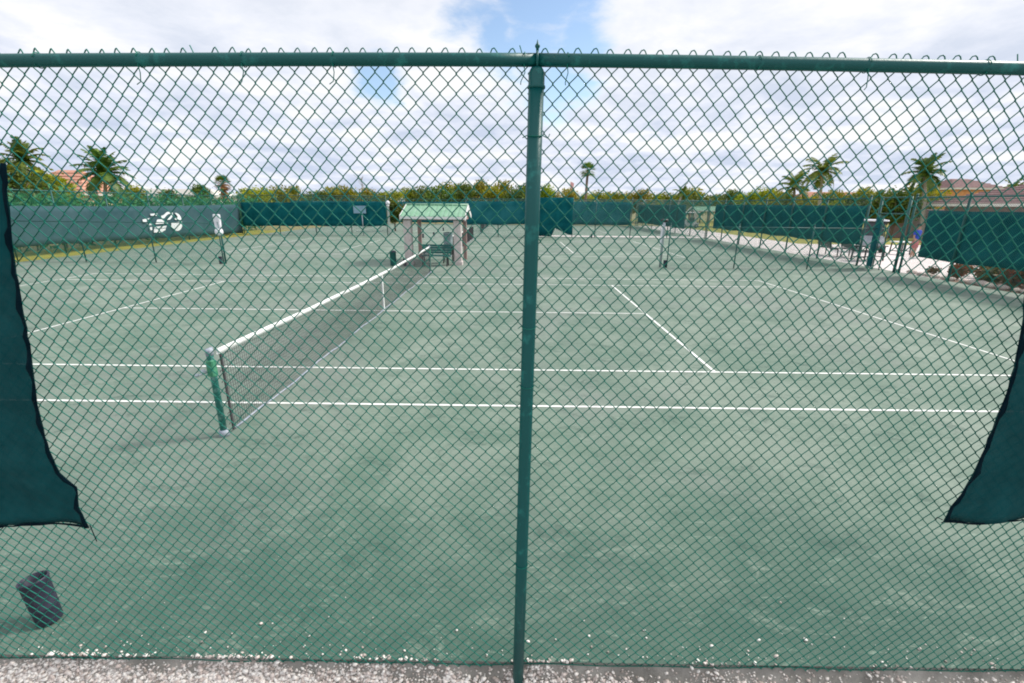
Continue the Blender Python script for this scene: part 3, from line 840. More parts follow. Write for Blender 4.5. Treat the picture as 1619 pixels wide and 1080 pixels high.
# ------------------------------------------------------------------ perimeter fences with windscreens
def flat_screen(name, label, poly, n, mt, wave=.045, thick=.004, group=None, axis='x', seams=0):
    """poly (s,z) outline: strip list of (s, zbottom, ztop); n: function mapping (s, off, z)->xyz"""
    S = [p[0] for p in poly]
    ss = np.linspace(S[0], S[-1], max(8, int(abs(S[-1] - S[0]) / .25)))
    zb = np.interp(ss, S, [p[1] for p in poly]) if S[-1] > S[0] else np.interp(-ss, [-s for s in S], [p[1] for p in poly])
    zt = np.interp(ss, S, [p[2] for p in poly]) if S[-1] > S[0] else np.interp(-ss, [-s for s in S], [p[2] for p in poly])
    o = np.array(n(ss[len(ss) // 2], 0, 0)); K = 7
    v = []; r = random.Random(int(abs(S[0]) * 10))
    ph = [r.uniform(0, 6.28) for _ in range(3)]
    for i, s in enumerate(ss):
        for k in range(K):
            t = k / (K - 1); b = zb[i] + .025 * math.sin(s * 2.1 + ph[0]); tp = zt[i] - .012 * abs(math.sin(s * 1.05))
            z = b + (tp - b) * t
            off = wave * (math.sin(s * 1.9 + ph[1]) * math.sin(t * 3.0) + .5 * math.sin(s * 4.3 + t * 2 + ph[2]))
            v.append(np.array(n(s, off, z)) - o)
    f = [(i * K + k, (i + 1) * K + k, (i + 1) * K + k + 1, i * K + k + 1) for i in range(len(ss) - 1) for k in range(K - 1)]
    ob = fast_mesh(name, np.array(v), np.array(f), mt, None, True)
    ob.location = o
    md = ob.modifiers.new('thick', 'SOLIDIFY'); md.thickness = thick
    return tag(ob, label, 'windscreen', group)
# right side fence (x = 15.5), open gate between y 18.9 and 21.3
RX = 15.5
def on_right(s, off, z): return (RX + .06 + off, s, z)
fr1 = fence_run('side_fence', 'tall green side fence on the right between the gate and the near corner', (RX, 8.0), (0, 1), [0, 2.85, 5.7, 8.6, 10.8], 3.0, 2.92, pr=.042)
fr2 = fence_run('side_fence', 'tall green side fence on the right running from the gate to the far court', (RX, 21.2), (0, 1), [0, 2.9, 5.8, 8.7, 11.6, 14.5, 17.3, 21, 25, 29, 33, 37, 40.5], 3.0, 2.92, pr=.042)
flat_screen('windscreen', 'dark teal windscreen nearest the gate on the right side fence, above the red-leaved shrubs', [(8.0, .68, 2.45), (18.2, .70, 2.45)], on_right, M['screen'])
flat_screen('windscreen', 'long dark teal windscreen on the right side fence beyond the gate, above the dark tables', [(21.35, .90, 2.62), (37.5, .88, 2.68)], on_right, M['screen'])
flat_screen('windscreen', 'teal windscreen on the right side fence beyond the cross path', [(44, .5, 2.65), (61, .5, 2.65)], on_right, M['screen'])
# gate: post, transom, open leaf seen nearly edge on
gt = empty('gate', (RX, 19.05, 0), 'open green chain-link gate leaf beside thick gate posts in the right side fence', 'gate')
for y in (0, 1.5):
    MB().tube([(0, y, -.05), (0, y, 2.98)], .055, 12).build('gate_post', M['far_pipe'], gt, True)
MB().tube([(0, .06, 2.3), (0, 1.46, 2.3)], .025, 8).build('transom', M['far_pipe'], gt, True)
MB().tube([(0, .06, 2.94), (0, 1.46, 2.94)], .025, 8).build('transom', M['far_pipe'], gt, True)
lf = MB(); A = np.array((-.09, 1.42, 0)); dv = np.array((-.45, -.893, 0.0))
for z in (.08, 1.15, 2.2): lf.tube([A + (0, 0, z), A + dv * 1.15 + (0, 0, z)], .022, 8)
for s in (0, 1.15): lf.tube([A + dv * s + (0, 0, .08), A + dv * s + (0, 0, 2.2)], .022, 8)
lf.build('gate_leaf', M['far_pipe'], gt, True)
link_fabric('gate_mesh', (gt.location[0] + A[0], gt.location[1] + A[1]), (dv[0], dv[1]), 1.15, .1, 2.18, gt)
lc = MB(); q0 = A + dv * .03; q1 = A + dv * 1.12
lc.prism([(q0[0] - .035, q0[1], .14), (q1[0] - .035, q1[1], .14), (q1[0] - .035, q1[1], 2.15), (q0[0] - .035, q0[1], 2.15)], (-.006, .003, 0)); lc.build('gate_cloth', M['screen'], gt)
for z in (.4, 1.9):
    MB().lathe([(.085, 0), (.085, .08)], (0, 1.5, z), 10).build('hinge', M['dark_metal'], gt, True)

# cross fence at the back of the second court (y = 38.5)
BY = 38.5
def on_back(s, off, z): return (s, BY - .05 - off, z)
fence_run('cross_fence', 'tall green fence across the back of the second court with windscreens, left of the pavilion', (-22.1, BY), (1, 0), [0, 2.95, 5.9, 8.8, 11.7], 3.1, 3.05, 'cross fence', pr=.035, r=.003, pitch=.09)
fence_run('cross_fence', 'tall green fence across the back of the second court, right of the pavilion', (-4.0, BY), (1, 0), [0, 2.6, 5.0, 8.6, 10.45, 13.3, 16.3, 19.4], 3.1, 2.95, 'cross fence', pr=.035, r=.003, pitch=.09)
flat_screen('windscreen', 'wide teal windscreen on the cross fence left of the pavilion', [(-22.05, .64, 2.48), (-10.4, .74, 2.62)], on_back, M['screen'])
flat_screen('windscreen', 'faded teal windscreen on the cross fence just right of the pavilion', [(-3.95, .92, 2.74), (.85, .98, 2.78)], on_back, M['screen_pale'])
def on_back2(s, off, z): return (s, BY - .11 - off, z)
flat_screen('windscreen', 'full-height dark teal windscreen with torn lower corner, on cross fence behind the near post', [(.95, .10, 3.08), (2.95, .03, 3.08), (2.98, .82, 3.09), (4.35, .22, 3.1), (4.6, .2, 3.1)], on_back2, M['screen'])
t = empty('sign_board', (-12.3, 38.3, 0), 'pale blue sign board on a white stake before the left cross fence windscreen', 'sign')
MB().tube([(0, 0, 0), (0, 0, 1.95)], .04, 8).build('stake', M['galv'], t, True)
d_ = MB(); d_.bbox(-.65, .35, -.07, -.045, 1.72, 2.3, .01); d_.build('panel', M['sign_blue'], t)
t = empty('white_post', (-10.2, 38.35, 0), 'white post at the end of the left cross fence windscreen', 'post')
MB().lathe([(.09, 0), (.09, 2.3), (.12, 2.31), (.12, 2.36), (.05, 2.42)], (0, 0, 0), 12).build('shaft', M['white_paint'], t, True)
MB().lathe([(.11, 0), (.17, .08), (.17, .2), (.05, .3)], (0, 0, 2.42), 12).build('globe', M['white_lilac'], t, True)

# left side fence (x = -22.2) with slate windscreen and printed ball emblem
LX = -22.2
def on_left(s, off, z): return (LX + .05 + off, s, z)
fence_run('side_fence', 'tall green side fence on the left above the dry grass strip', (LX, 14.0), (0, 1), [0, 3, 6, 9, 12, 15, 18, 21, 24.45], 2.98, 2.93, pr=.035, r=.003, pitch=.08)
flat_screen('windscreen', 'long slate grey windscreen printed with a white ball emblem on the left side fence', [(14, .5, 2.26), (20.6, .5, 2.26), (27.2, .36, 2.22), (32.5, .24, 2.24), (38.3, .08, 2.33)], on_left, M['screen_slate'], wave=.01)
em = MB()
def emb(pts):
    q = []
    for x, y in pts:
        q.append((LX + .115, 28.1 + (x - 200) / 1120 * 3.3, 1.87 - (y - 200) / 630 * 1.22))
    q = np.array(q) - np.array((LX, 29.7, 0))
    em.prism(q, (.006, 0, 0))
emb([(430, 252), (630, 245), (622, 315), (440, 310)])
emb([(200, 415), (400, 380), (330, 450), (282, 505), (205, 505)])
emb([(300, 540), (430, 535), (420, 590), (320, 592)])
emb([(330, 660), (410, 650), (402, 742), (342, 742)])
emb([(600, 430), (740, 430), (790, 500), (885, 530), (880, 570), (520, 570)])
emb([(500, 645), (830, 640), (800, 700), (470, 705)])
emb([(455, 720), (790, 720), (770, 770), (640, 840), (430, 820)])
emb([(720, 330), (820, 290), (900, 220), (960, 205), (960, 270), (880, 320), (800, 405), (740, 400)])
emb([(960, 205), (1080, 215), (1080, 290), (1040, 380), (960, 455), (840, 462), (930, 400), (1000, 330), (1005, 275), (960, 270)])
ball = []
for a in np.linspace(-math.pi * .5, math.pi * .08, 9): ball.append((1130 + 190 * math.cos(a), 430 + 200 * math.sin(a)))
emb([(1150, 240)] + ball[2:] + [(1120, 465), (1120, 415), (1225, 390), (1195, 320)])
emb([(985, 560), (1100, 545), (1320, 530)] + [(1130 + 190 * math.cos(a), 560 + 270 * math.sin(a)) for a in np.linspace(.1, math.pi * .85, 12)])
eo = em.build('ball_emblem', M['white_ink'])
scr = [o for o in bpy.data.objects if o.name.startswith('windscreen') and 'slate' in str(o.get('label'))][0]
eo.parent = scr
eo.location = np.array((LX, 29.7, 0)) - np.array(scr.location)

# far fence with windscreens (y = 61)
def on_far(s, off, z): return (s, 60.9 - off, z)
fence_run('far_fence', 'far green fence closing off the last court', (-36, 61), (1, 0), list(np.arange(0, 52, 4.3)), 3.1, 3.05, pr=.04, r=.004, pitch=.14)
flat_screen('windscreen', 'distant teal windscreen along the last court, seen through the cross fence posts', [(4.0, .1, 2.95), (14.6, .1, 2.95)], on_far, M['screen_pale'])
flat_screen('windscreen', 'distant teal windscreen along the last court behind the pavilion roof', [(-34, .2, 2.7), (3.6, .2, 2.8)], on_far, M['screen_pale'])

# ------------------------------------------------------------------ vegetation
def leaf_cloud(blobs, n, size, seed, flat=.0):
    """blobs: (x,y,z,rx,ry,rz); many small leaf quads through the crown's volume"""
    r = np.random.default_rng(seed)
    b = np.array(blobs); w = b[:, 3] * b[:, 4] * b[:, 5]; w = w ** .75; w /= w.sum()
    k = r.choice(len(b), n, p=w)
    d = r.normal(size=(n, 3)); d /= np.linalg.norm(d, axis=1)[:, None]
    rad = r.uniform(0, 1, n) ** (1 / 2.2)
    c = b[k, :3] + d * rad[:, None] * b[k, 3:6] * (1 + .18 * r.normal(size=(n, 1)))
    a = r.normal(size=(n, 3)); a /= np.linalg.norm(a, axis=1)[:, None]
    bb = np.cross(a, r.normal(size=(n, 3))); bb /= np.linalg.norm(bb, axis=1)[:, None]
    s = size * r.uniform(.5, 1.35, n)[:, None]
    V = np.stack([c - a * s, c + bb * s * .45, c + a * s, c - bb * s * .45], 1).reshape(-1, 3)
    Q = np.arange(n * 4).reshape(-1, 4)
    return V, Q

def blob_crown(r, w, h, z0, n):
    out = []
    for k in range(n):
        a = r.uniform(0, 6.28); q = r.uniform(0, 1) ** .6
        z = z0 + h * r.uniform(.25, .85)
        taper = 1 - .55 * abs((z - z0) / h - .45) * 2
        s = r.uniform(.22, .42)
        out.append((math.cos(a) * w * .38 * q * taper, math.sin(a) * w * .38 * q * taper, z, w * s * .8, w * s * .8, h * s * .62))
    return out

def make_tree(name, label, w, h, leaf, seed, n=1500, size=.16, group=None, trunk_h=.35):
    r = random.Random(seed)
    root = empty(name, (0, 0, 0), label, 'tree', group)
    tk = MB()
    bx, by = r.uniform(-.1, .1), r.uniform(-.1, .1)
    top = (bx * 2, by * 2, h * .62)
    tk.tube([(0, 0, -.05), (bx, by, h * trunk_h * .6), (bx * 1.5, by * 1.5, h * trunk_h), top], [h * .028, h * .022, h * .018, h * .006], 8)
    for k in range(5):
        a = k * 1.26 + r.uniform(-.4, .4); z = h * (trunk_h + .05 * k)
        e = (math.cos(a) * w * .33, math.sin(a) * w * .33, h * r.uniform(.6, .85))
        tk.tube([(bx * 1.4, by * 1.4, z * .95), (e[0] * .5, e[1] * .5, (z + e[2]) / 2 + .1), e], [h * .013, h * .009, h * .003], 6)
    tk.build('trunk', M['bark'], root, True)
    V, Q = leaf_cloud(blob_crown(r, w, h * (1.0 - trunk_h * .55), h * trunk_h * .5, 11), n, size, seed)
    V[:, 2] = np.minimum(V[:, 2], h * 1.04)
    fast_mesh('crown', V, Q, leaf, root)
    return root

# the row of trees beyond the courts: individuals of five makes
protos = []
specs = [(5.2, 5.0, 'leaf_yellow'), (6.0, 4.6, 'leaf_dark'), (4.6, 5.4, 'leaf_bright'), (5.6, 5.2, 'leaf_yellow'), (6.4, 5.0, 'leaf_dark')]
names = ['olive', 'dark green', 'bright green', 'yellowish', 'deep green']
TREE_LABEL = ['olive leafy tree in the low row behind the far courts', 'dark green spreading tree in the low row behind the far courts', 'bright green upright tree in the low row behind the far courts',
              'yellowish loose-crowned tree in the low row behind the far courts', 'deep green wide tree in the low row behind the far courts']
for k, (w, h, lf_) in enumerate(specs):
    protos.append((make_tree('tree', TREE_LABEL[k], w, h, M[lf_], 40 + k, 2600, .21, 'row of trees behind the courts'), w, h))
prof = [(150, 303), (300, 303), (440, 301), (520, 300), (600, 300), (650, 296), (690, 289), (760, 288), (830, 293), (880, 301), (960, 303), (1080, 302), (1160, 303), (1200, 300), (1240, 305), (1330, 305), (1400, 300)]
used = [False] * 5
def put_tree(k, loc, sc, rz):
    root, w, h = protos[k]
    o = root if not used[k] else copy_tree(root)
    used[k] = True
    o.location = loc; o.scale = sc; o.rotation_euler = (0, 0, rz)
    return o
rr = random.Random(11)
px = 395.0
while px < 1420:
    py = np.interp(px, [a for a, _ in prof], [b for _, b in prof]) + rr.uniform(-7, 5)
    Y = rr.uniform(72, 86)
    p = on_y(px, py, Y); k = rr.randrange(5); h = protos[k][2]
    s = p[2] / h
    put_tree(k, (p[0], Y, -.02), (rr.uniform(.8, 1.1), rr.uniform(.8, 1.1), s), rr.uniform(0, 6.28))
    px += rr.uniform(15, 27)

def single_tree(px, py, Y, w, leaf, label, seed, n=2200, size=.17, name='tree', group=None):
    p = on_y(px, py, Y)
    t = make_tree(name, label, w, p[2], M[leaf], seed, n, size, group)
    t.location = (p[0], Y, -.02); return t
single_tree(408, 284, 58, 5.6, 'leaf_bright', 'rounded bright green tree standing above the left end of the tree row', 61)
single_tree(432, 292, 60, 3.6, 'leaf_yellow', 'orange-tinged tree touching the rounded bright green tree', 62)
single_tree(312, 292, 66, 3.6, 'leaf_dark', 'small dull green tree left of the brown-skirted palm', 63)
single_tree(263, 298, 66, 3.2, 'leaf_dark', 'low dark bush-like tree above the left fence, over the emblem', 64)
single_tree(58, 262, 40, 4.6, 'leaf_bright', 'dense golden green tree in front of the salmon-roofed house', 65, 4200, .16)
single_tree(40, 275, 37, 3.4, 'leaf_dark', 'dark green tree beside the torn windscreen top, left of the golden tree', 66)
single_tree(5, 252, 36, 3.2, 'leaf_dark', 'dark tree cut by the left picture edge, above the torn windscreen', 67)
single_tree(205, 290, 52, 3.0, 'leaf_yellow', 'orange-brown small tree at the foot of the big feathery palm', 68)
single_tree(1385, 302, 44, 7.0, 'leaf_dark', 'broad dark tree behind the gate, left of the tall feathery palm', 69, 3400)
single_tree(1425, 296, 42, 5.0, 'leaf_dark', 'dark leafy tree directly above the open gate', 70, 2600)
single_tree(1470, 284, 47, 4.2, 'leaf_yellow', 'golden green tree between the tall palm and the mauve-roofed house', 71, 2600)
single_tree(1240, 306, 55, 4.6, 'leaf_yellow', 'yellowish low tree under the small leaning palm', 72)
single_tree(1340, 308, 52, 6.0, 'leaf_bright', 'fresh green low tree right of the coconut palm trunk', 73)
single_tree(1212, 296, 66, 3.6, 'leaf_bright', 'bright green knob-topped tree rising above the right tree row', 74)
single_tree(622, 312, 45, 2.6, 'leaf_dark', 'narrow dark green tree in the gap left of the pavilion roof', 75)
single_tree(868, 290, 66, 2.6, 'leaf_bright', 'pale green tree top just right of the near post', 76)
single_tree(1612, 285, 60, 4.5, 'leaf_dark', 'dark tree behind the mauve roof at the right picture edge', 77)

# clipped hedge behind the left fence
hb = []
for y in np.arange(22, 46, .8): hb.append((-24.6 + rr.uniform(-.2, .2), y, 1.55 + rr.uniform(-.12, .12), .8, .8, 1.42 + rr.uniform(-.1, .12)))
V, Q = leaf_cloud(hb, 20000, .13, 81)
o = np.array((-24.6, 34, 0))
hg = empty('hedge', tuple(o), 'green clipped hedge behind the left side fence', 'hedge')
fast_mesh('leaves', V - o, Q, M['leaf_hedge'], hg)
st = MB()
for y in np.arange(22.4, 46, 1.6): st.tube([(0, y - 34, 0), (.05, y - 34, .9), (-.1, y - 33.8, 1.8)], [.04, .03, .01], 6)
st.build('stems', M['bark'], hg, True)

# palms
def frond_mesh(mb, base, az, el, Ln, droop, r, lw=.05, ll=.55, n=26):
    """feather frond: arched rachis with two rows of drooping leaflets"""
    d = np.array((math.cos(az), math.sin(az), 0)); s = np.array((-math.sin(az), math.cos(az), 0))
    pts = []; p = np.array(base, float); e = el
    for k in range(n + 1):
        pts.append(p.copy()); p = p + (d * math.cos(e) + np.array((0, 0, math.sin(e)))) * Ln / n; e -= droop / n
    mb.tube(pts, np.linspace(.03, .006, n + 1), 4)
    v = []; f = []
    for k in range(2, n + 1):
        t = k / n; L_ = ll * (math.sin(math.pi * min(1, t * .86 + .1)) ** .6) * r.uniform(.8, 1.1)
        tan = pts[k] - pts[k - 1]; tan /= np.linalg.norm(tan)
        for sg in (-1, 1):
            tip = pts[k] + s * sg * L_ * .8 + tan * L_ * .45 + np.array((0, 0, -L_ * r.uniform(.15, .55)))
            i = len(v)
            v += [pts[k] - tan * lw * .5, pts[k] + tan * lw * .5, (pts[k] + tip) / 2 + tan * lw * .5 + np.array((0, 0, .05 * L_)), tip, (pts[k] + tip) / 2 - tan * lw * .5 + np.array((0, 0, .05 * L_))]
            f.append((i, i + 1, i + 2, i + 3, i + 4))
    mb.add(v, f)

def feather_palm(px_top, py_top, px_base, Y, crown_r, label, seed, nf=22, trunk=True, lw=.12, upright=.2, nuts=False, crown_px=None):
    """py_top: the top of the crown"""
    r = random.Random(seed)
    top = on_y(px_top, py_top, Y); bx = on_y(px_base, 330, Y)[0]
    zc = top[2] - crown_r * .62
    root = empty('palm_tree', (bx, Y, -.02), label, 'palm tree')
    dx = top[0] - bx
    tk = MB(); zs = np.linspace(0, 1, 10)
    rad = .16 * (1.35 - .6 * zs) + .012 * np.array([(-1) ** k for k in range(10)])
    tk.tube([(dx * z ** 1.6, .1 * math.sin(z * 3), zc * z) for z in zs], rad, 10)
    tk.build('trunk', M['pale_bark'], root, True)
    fr = MB()
    for k in range(nf):
        az = k * 2.39996 + r.uniform(-.25, .25); q = (k + .5) / nf
        el = 1.35 - 1.75 * q + upright * (1 - q)
        frond_mesh(fr, (dx, 0, zc), az, el, crown_r * r.uniform(.95, 1.2), 1.1 + .6 * q, r, lw, crown_r * .34)
    fr.build('fronds', M['frond'], root)
    if nuts:
        nb = MB()
        for k in range(14):
            a = r.uniform(0, 6.28); q = r.uniform(.1, .32)
            c = (dx + math.cos(a) * q, math.sin(a) * q, zc - r.uniform(.05, .6))
            nb.lathe([(.02, -.14), (.1, -.09), (.13, 0), (.09, .1), (.02, .14)], c, 8)
        nb.build('coconuts', M['coconut'], root, True)
    return root
feather_palm(30, 232, 32, 40, 1.75, 'tall narrow feathery palm at far left above the torn windscreen', 91, 24, upright=.9)
feather_palm(160, 250, 163, 45, 2.35, 'big feathery palm right of the salmon-roofed house', 92, 30, upright=.6)
feather_palm(1305, 249, 1297, 60, 2.5, 'tall coconut palm with orange nuts above the right windscreen', 93, 20, nuts=True)
feather_palm(1260, 276, 1258, 55, 2.3, 'small pale green palm left of the coconut palm', 94, 15, upright=.5)
feather_palm(1468, 254, 1468, 40, 1.65, 'upright feathery palm between the gate and the mauve-roofed house', 95, 18, upright=.55)
feather_palm(1080, 296, 1067, 62, 1.3, 'slender leaning palm with pale trunk at the head of the path', 96, 12, upright=.5)
feather_palm(1606, 288, 1600, 52, 1.6, 'small palm tuft behind the mauve roof ridge', 97, 12, upright=.5)

def fan_palm(px_top, py_top, Y, cr, label, seed, skirt=False):
    r = random.Random(seed)
    top = on_y(px_top, py_top, Y); zc = top[2] - cr * .8
    root = empty('palm_tree', (top[0], Y, -.02), label, 'palm tree')
    MB().tube([(-.25, 0, 0), (-.1, 0, zc * .4), (0, 0, zc)], [.28, .2, .17], 10).build('trunk', M['bark'], root, True)
    fr = MB(); dr = MB()
    for k in range(34):
        az = k * 2.39996; q = (k + .5) / 34
        el = 1.45 - 2.1 * q + r.uniform(-.15, .15)
        d = np.array((math.cos(az) * math.cos(el), math.sin(az) * math.cos(el), math.sin(el)))
        s = np.array((-math.sin(az), math.cos(az), 0)); u = np.cross(s, d)
        hub = np.array((0, 0, zc)) + d * cr * .5
        tgt = dr if (skirt and q > .55) else fr
        tgt.tube([(0, 0, zc), hub], .02, 4)
        v = []; f = []
        for j in range(11):
            a = -1.5 + 3.0 * j / 10
            tip = hub + (d * math.cos(a) + s * math.sin(a)) * cr * .52 - np.array((0, 0, .12 * cr * r.uniform(.3, 1.2)))
            w = (d * -math.sin(a) + s * math.cos(a)) * .055
            i = len(v); md_ = hub + (tip - hub) * .55
            v += [hub, md_ - w, tip, md_ + w]; f.append((i, i + 1, i + 2, i + 3))
        tgt.add(v, f)
    fr.build('fronds', M['frond'], root)
    if skirt:
        for k in range(60):
            a = r.uniform(0, 6.28); z = zc - r.uniform(.1, cr * 1.3)
            dr.bar((math.cos(a) * .15, math.sin(a) * .15, z), (math.cos(a) * r.uniform(.4, .8), math.sin(a) * r.uniform(.4, .8), z - r.uniform(.3, .8)), .14, .02)
        dr.build('dry_skirt', M['frond_dry'], root)
    return root
fan_palm(930, 256, 70, 1.45, 'lone fan palm with a thin trunk rising above the middle of the tree row', 101)
fan_palm(350, 277, 60, 1.25, 'short fan palm with a brown dry skirt left of the bright tree', 102, True)

# bare grey tree far off
p = on_y(570, 277, 120)
bt = empty('bare_tree', (p[0], 120, 0), 'bare grey leafless tree top far beyond the courts', 'tree')
tb = MB(); r5 = random.Random(5)
tb.tube([(0, 0, 0), (.3, 0, p[2] * .5), (.1, 0, p[2] * .95)], [.3, .2, .05], 8)
for k in range(22):
    z = p[2] * r5.uniform(.45, .9); a = r5.uniform(0, 6.28); l = r5.uniform(.8, 2.2)
    tb.tube([(.2, 0, z), (math.cos(a) * l * .6, math.sin(a) * l * .6, z + l * .35), (math.cos(a) * l, math.sin(a) * l, z + l * .7)], [.08, .05, .015], 5)
tb.build('branches', mat('grey_bare_wood', (.30, .31, .34), (.42, .43, .46), scale=4, rough=.9), bt, True)

# ------------------------------------------------------------------ houses
def hip_house(name, loc, w, d, wall_h, roof_h, label, wallm, roofm, over=.5, ridge=.35, windows=3, chimney=None, side=False):
    root = empty(name, loc, label, 'house')
    wl = MB(); wl.box(-w / 2, w / 2, 0, d, 0, wall_h); wl.build('wall', M[wallm], root)
    rf = MB(); a = w / 2 + over; rx = w / 2 * ridge
    e = [(-a, -over, wall_h), (a, -over, wall_h), (a, d + over, wall_h), (-a, d + over, wall_h)]
    rg = [(-rx, d / 2, wall_h + roof_h), (rx, d / 2, wall_h + roof_h)]
    rf.add(e + rg, [(0, 1, 5, 4), (1, 2, 5), (2, 3, 4, 5), (3, 0, 4), (3, 2, 1, 0)])
    # courses of barrel tile
    n = int((d / 2 + over) / .45)
    for k in range(n):
        t = k / n
        y = -over + (d / 2 + over) * t; z = wall_h + roof_h * t
        xa = a + (rx - a) * t
        rf.tube([(-xa, y, z + .03), (xa, y, z + .03)], .07, 6)
        xs = a + (rx - a) * t; ya = -over + (d / 2 + over) * t; yb = d + over - (d / 2 + over) * t
        for sg in (-1, 1): rf.tube([(sg * xs, ya, z + .03), (sg * xs, yb, z + .03)], .07, 6)
    ro = rf.build('roof', M[roofm], root)
    fs = MB(); fs.box(-a, a, -over - .05, -over + .05, wall_h - .2, wall_h); fs.box(-a, a, d + over - .05, d + over + .05, wall_h - .2, wall_h)
    for sg in (-1, 1): fs.box(sg * a - .05, sg * a + .05, -over + .05, d + over - .05, wall_h - .2, wall_h)
    fs.build('fascia', M['white_stucco'], root)
    for k in range(windows):
        x = -w / 2 + w * (k + .5) / windows
        fr = MB(); fr.box(x - .65, x + .65, -.06, -.005, .85, 2.1); fo = fr.build('window', M['white_paint'], root)
        pn = MB(); pn.box(x - .55, x + .55, -.075, -.062, .95, 2.0); pn.build('pane', M['glass'], fo)
    if chimney:
        cx, cz, cw, cm = chimney
        c = MB(); c.bbox(cx - cw / 2, cx + cw / 2, d * .3, d * .3 + cw, wall_h + .2, cz, .03); c.bbox(cx - cw / 2 - .08, cx + cw / 2 + .08, d * .3 - .08, d * .3 + cw + .08, cz + .002, cz + .18, .03); c.build('chimney', M[cm], ro)
    return root
p = on_y(105, 268, 52)
hip_house('house', (p[0] - .6, 50, 0), 7.0, 6, 3.2, p[2] - 3.2, 'low house with a salmon tiled hip roof and cream walls behind the golden tree', 'cream', 'salmon_tile')
p = on_y(262, 299, 110)
hip_house('house', (p[0] - 2, 110, 0), 26, 10, 3.6, p[2] - 3.4, 'long white low building far beyond the left side fence', 'white_stucco', 'white_stucco', windows=6, ridge=.7)
hip_house('house', (46.2, 28.2, 0), 22, 11.5, 2.9, 2.5, 'large low house with a mauve tiled roof behind the right windscreen', 'mauve_stucco', 'mauve_tile', over=1.2, ridge=.4, windows=4)
p = on_y(1509, 284, 62)
hip_house('house', (p[0] + 1.5, 60, 0), 6, 6, 5.0, 1.2, 'orange-walled house top with a white turret beyond the mauve roof', 'orange_stucco', 'mauve_tile', windows=2, over=.25)
p = on_y(1350, 303, 140)
hip_house('house', (p[0], 140, 0), 34, 12, 3.8, p[2] - 3.8, 'faint pink-roofed building far beyond the right windscreen', 'cream', 'salmon_tile', windows=6, ridge=.6)

wl = MB(); wl.bbox(-2.4, 3.2, -.12, .12, 0, 2.35, .02); wl.bbox(-2.46, 3.26, -.18, .18, 2.352, 2.46, .03)
wl = tag(wl.build('garden_wall', M['mauve_stucco']), 'plain mauve garden wall behind the gateway, left of the mauve-roofed house', 'wall'); wl.location = (35.6, 42.5, 0)

# flag
p = on_y(905, 286, 95)
fl = empty('flagpole', (p[0] - .4, 95, 0), 'thin pole with a faded pink flag left of the fan palm', 'flag')
MB().tube([(0, 0, 0), (0, 0, p[2])], [.09, .05], 8).build('pole', M['white_paint'], fl, True)
fg = MB(); v = []
for i in range(8):
    for j in range(5): v.append((.05 + i * .1 * (1 - .25 * j / 4), .06 * math.sin(i * 1.1 + j * .4), p[2] - .1 - j * .42 - i * .05))
fg.add(v, [(i * 5 + j, (i + 1) * 5 + j, (i + 1) * 5 + j + 1, i * 5 + j + 1) for i in range(7) for j in range(4)])
fg.build('cloth', M['pink_flag'], fl, True)

# ------------------------------------------------------------------ bed of red-leaved shrubs edged with stones, behind the right fence
sh_lab = 'red and green leaved shrub in the mulch bed behind the right windscreen'
sp = empty('shrub', (16.6, 15, 0), sh_lab, 'shrub', 'red-leaved shrubs')
V, Q = leaf_cloud([(0, 0, .38, .32, .32, .33), (.2, .1, .3, .25, .25, .25), (-.2, -.1, .32, .25, .25, .28)], 420, .085, 121)
fast_mesh('leaves', V, Q, M['leaf_red'], sp)
st = MB()
for k in range(6):
    a = k * 1.05; st.tube([(0, 0, 0), (math.cos(a) * .12, math.sin(a) * .12, .25), (math.cos(a) * .25, math.sin(a) * .25, .5)], [.014, .01, .005], 5)
st.build('stems', M['bark'], sp, True)
first = True
for y in np.arange(8.5, 18.6, .62):
    for x in (16.75, 17.7):
        o = sp if first else copy_tree(sp); first = False
        s = rr.uniform(.75, 1.25) * (1 if y < 17 else .7)
        o.location = (x + rr.uniform(-.25, .25), y + rr.uniform(-.2, .2), 0); o.scale = (s, s, s * rr.uniform(.8, 1.15)); o.rotation_euler = (0, 0, rr.uniform(0, 6.28))
ico = MB(); ico.lathe([(.05, -.05), (.15, 0), (.18, .07), (.13, .14), (.03, .17)], (0, 0, 0), 9)
so_ = tag(ico.build('stone', M['stone'], None, True), 'pale rounded stone edging the mulch bed behind the right side fence', 'stone', 'edging stones')
vs_ = so_.data.vertices
for v in vs_: v.co = Vector((v.co.x * rr.uniform(.8, 1.2), v.co.y * rr.uniform(.8, 1.2), v.co.z * rr.uniform(.85, 1.15)))
first = True
for y in np.arange(8.3, 18.9, .36):
    o = so_ if first else so_.copy()
    if not first: col.objects.link(o)
    first = False
    s = rr.uniform(.65, 1.15)
    o.location = (15.98 + rr.uniform(-.06, .08), y + rr.uniform(-.08, .08), .01); o.scale = (s, s * rr.uniform(.8, 1.3), s * rr.uniform(.7, 1)); o.rotation_euler = (0, 0, rr.uniform(0, 6.28))

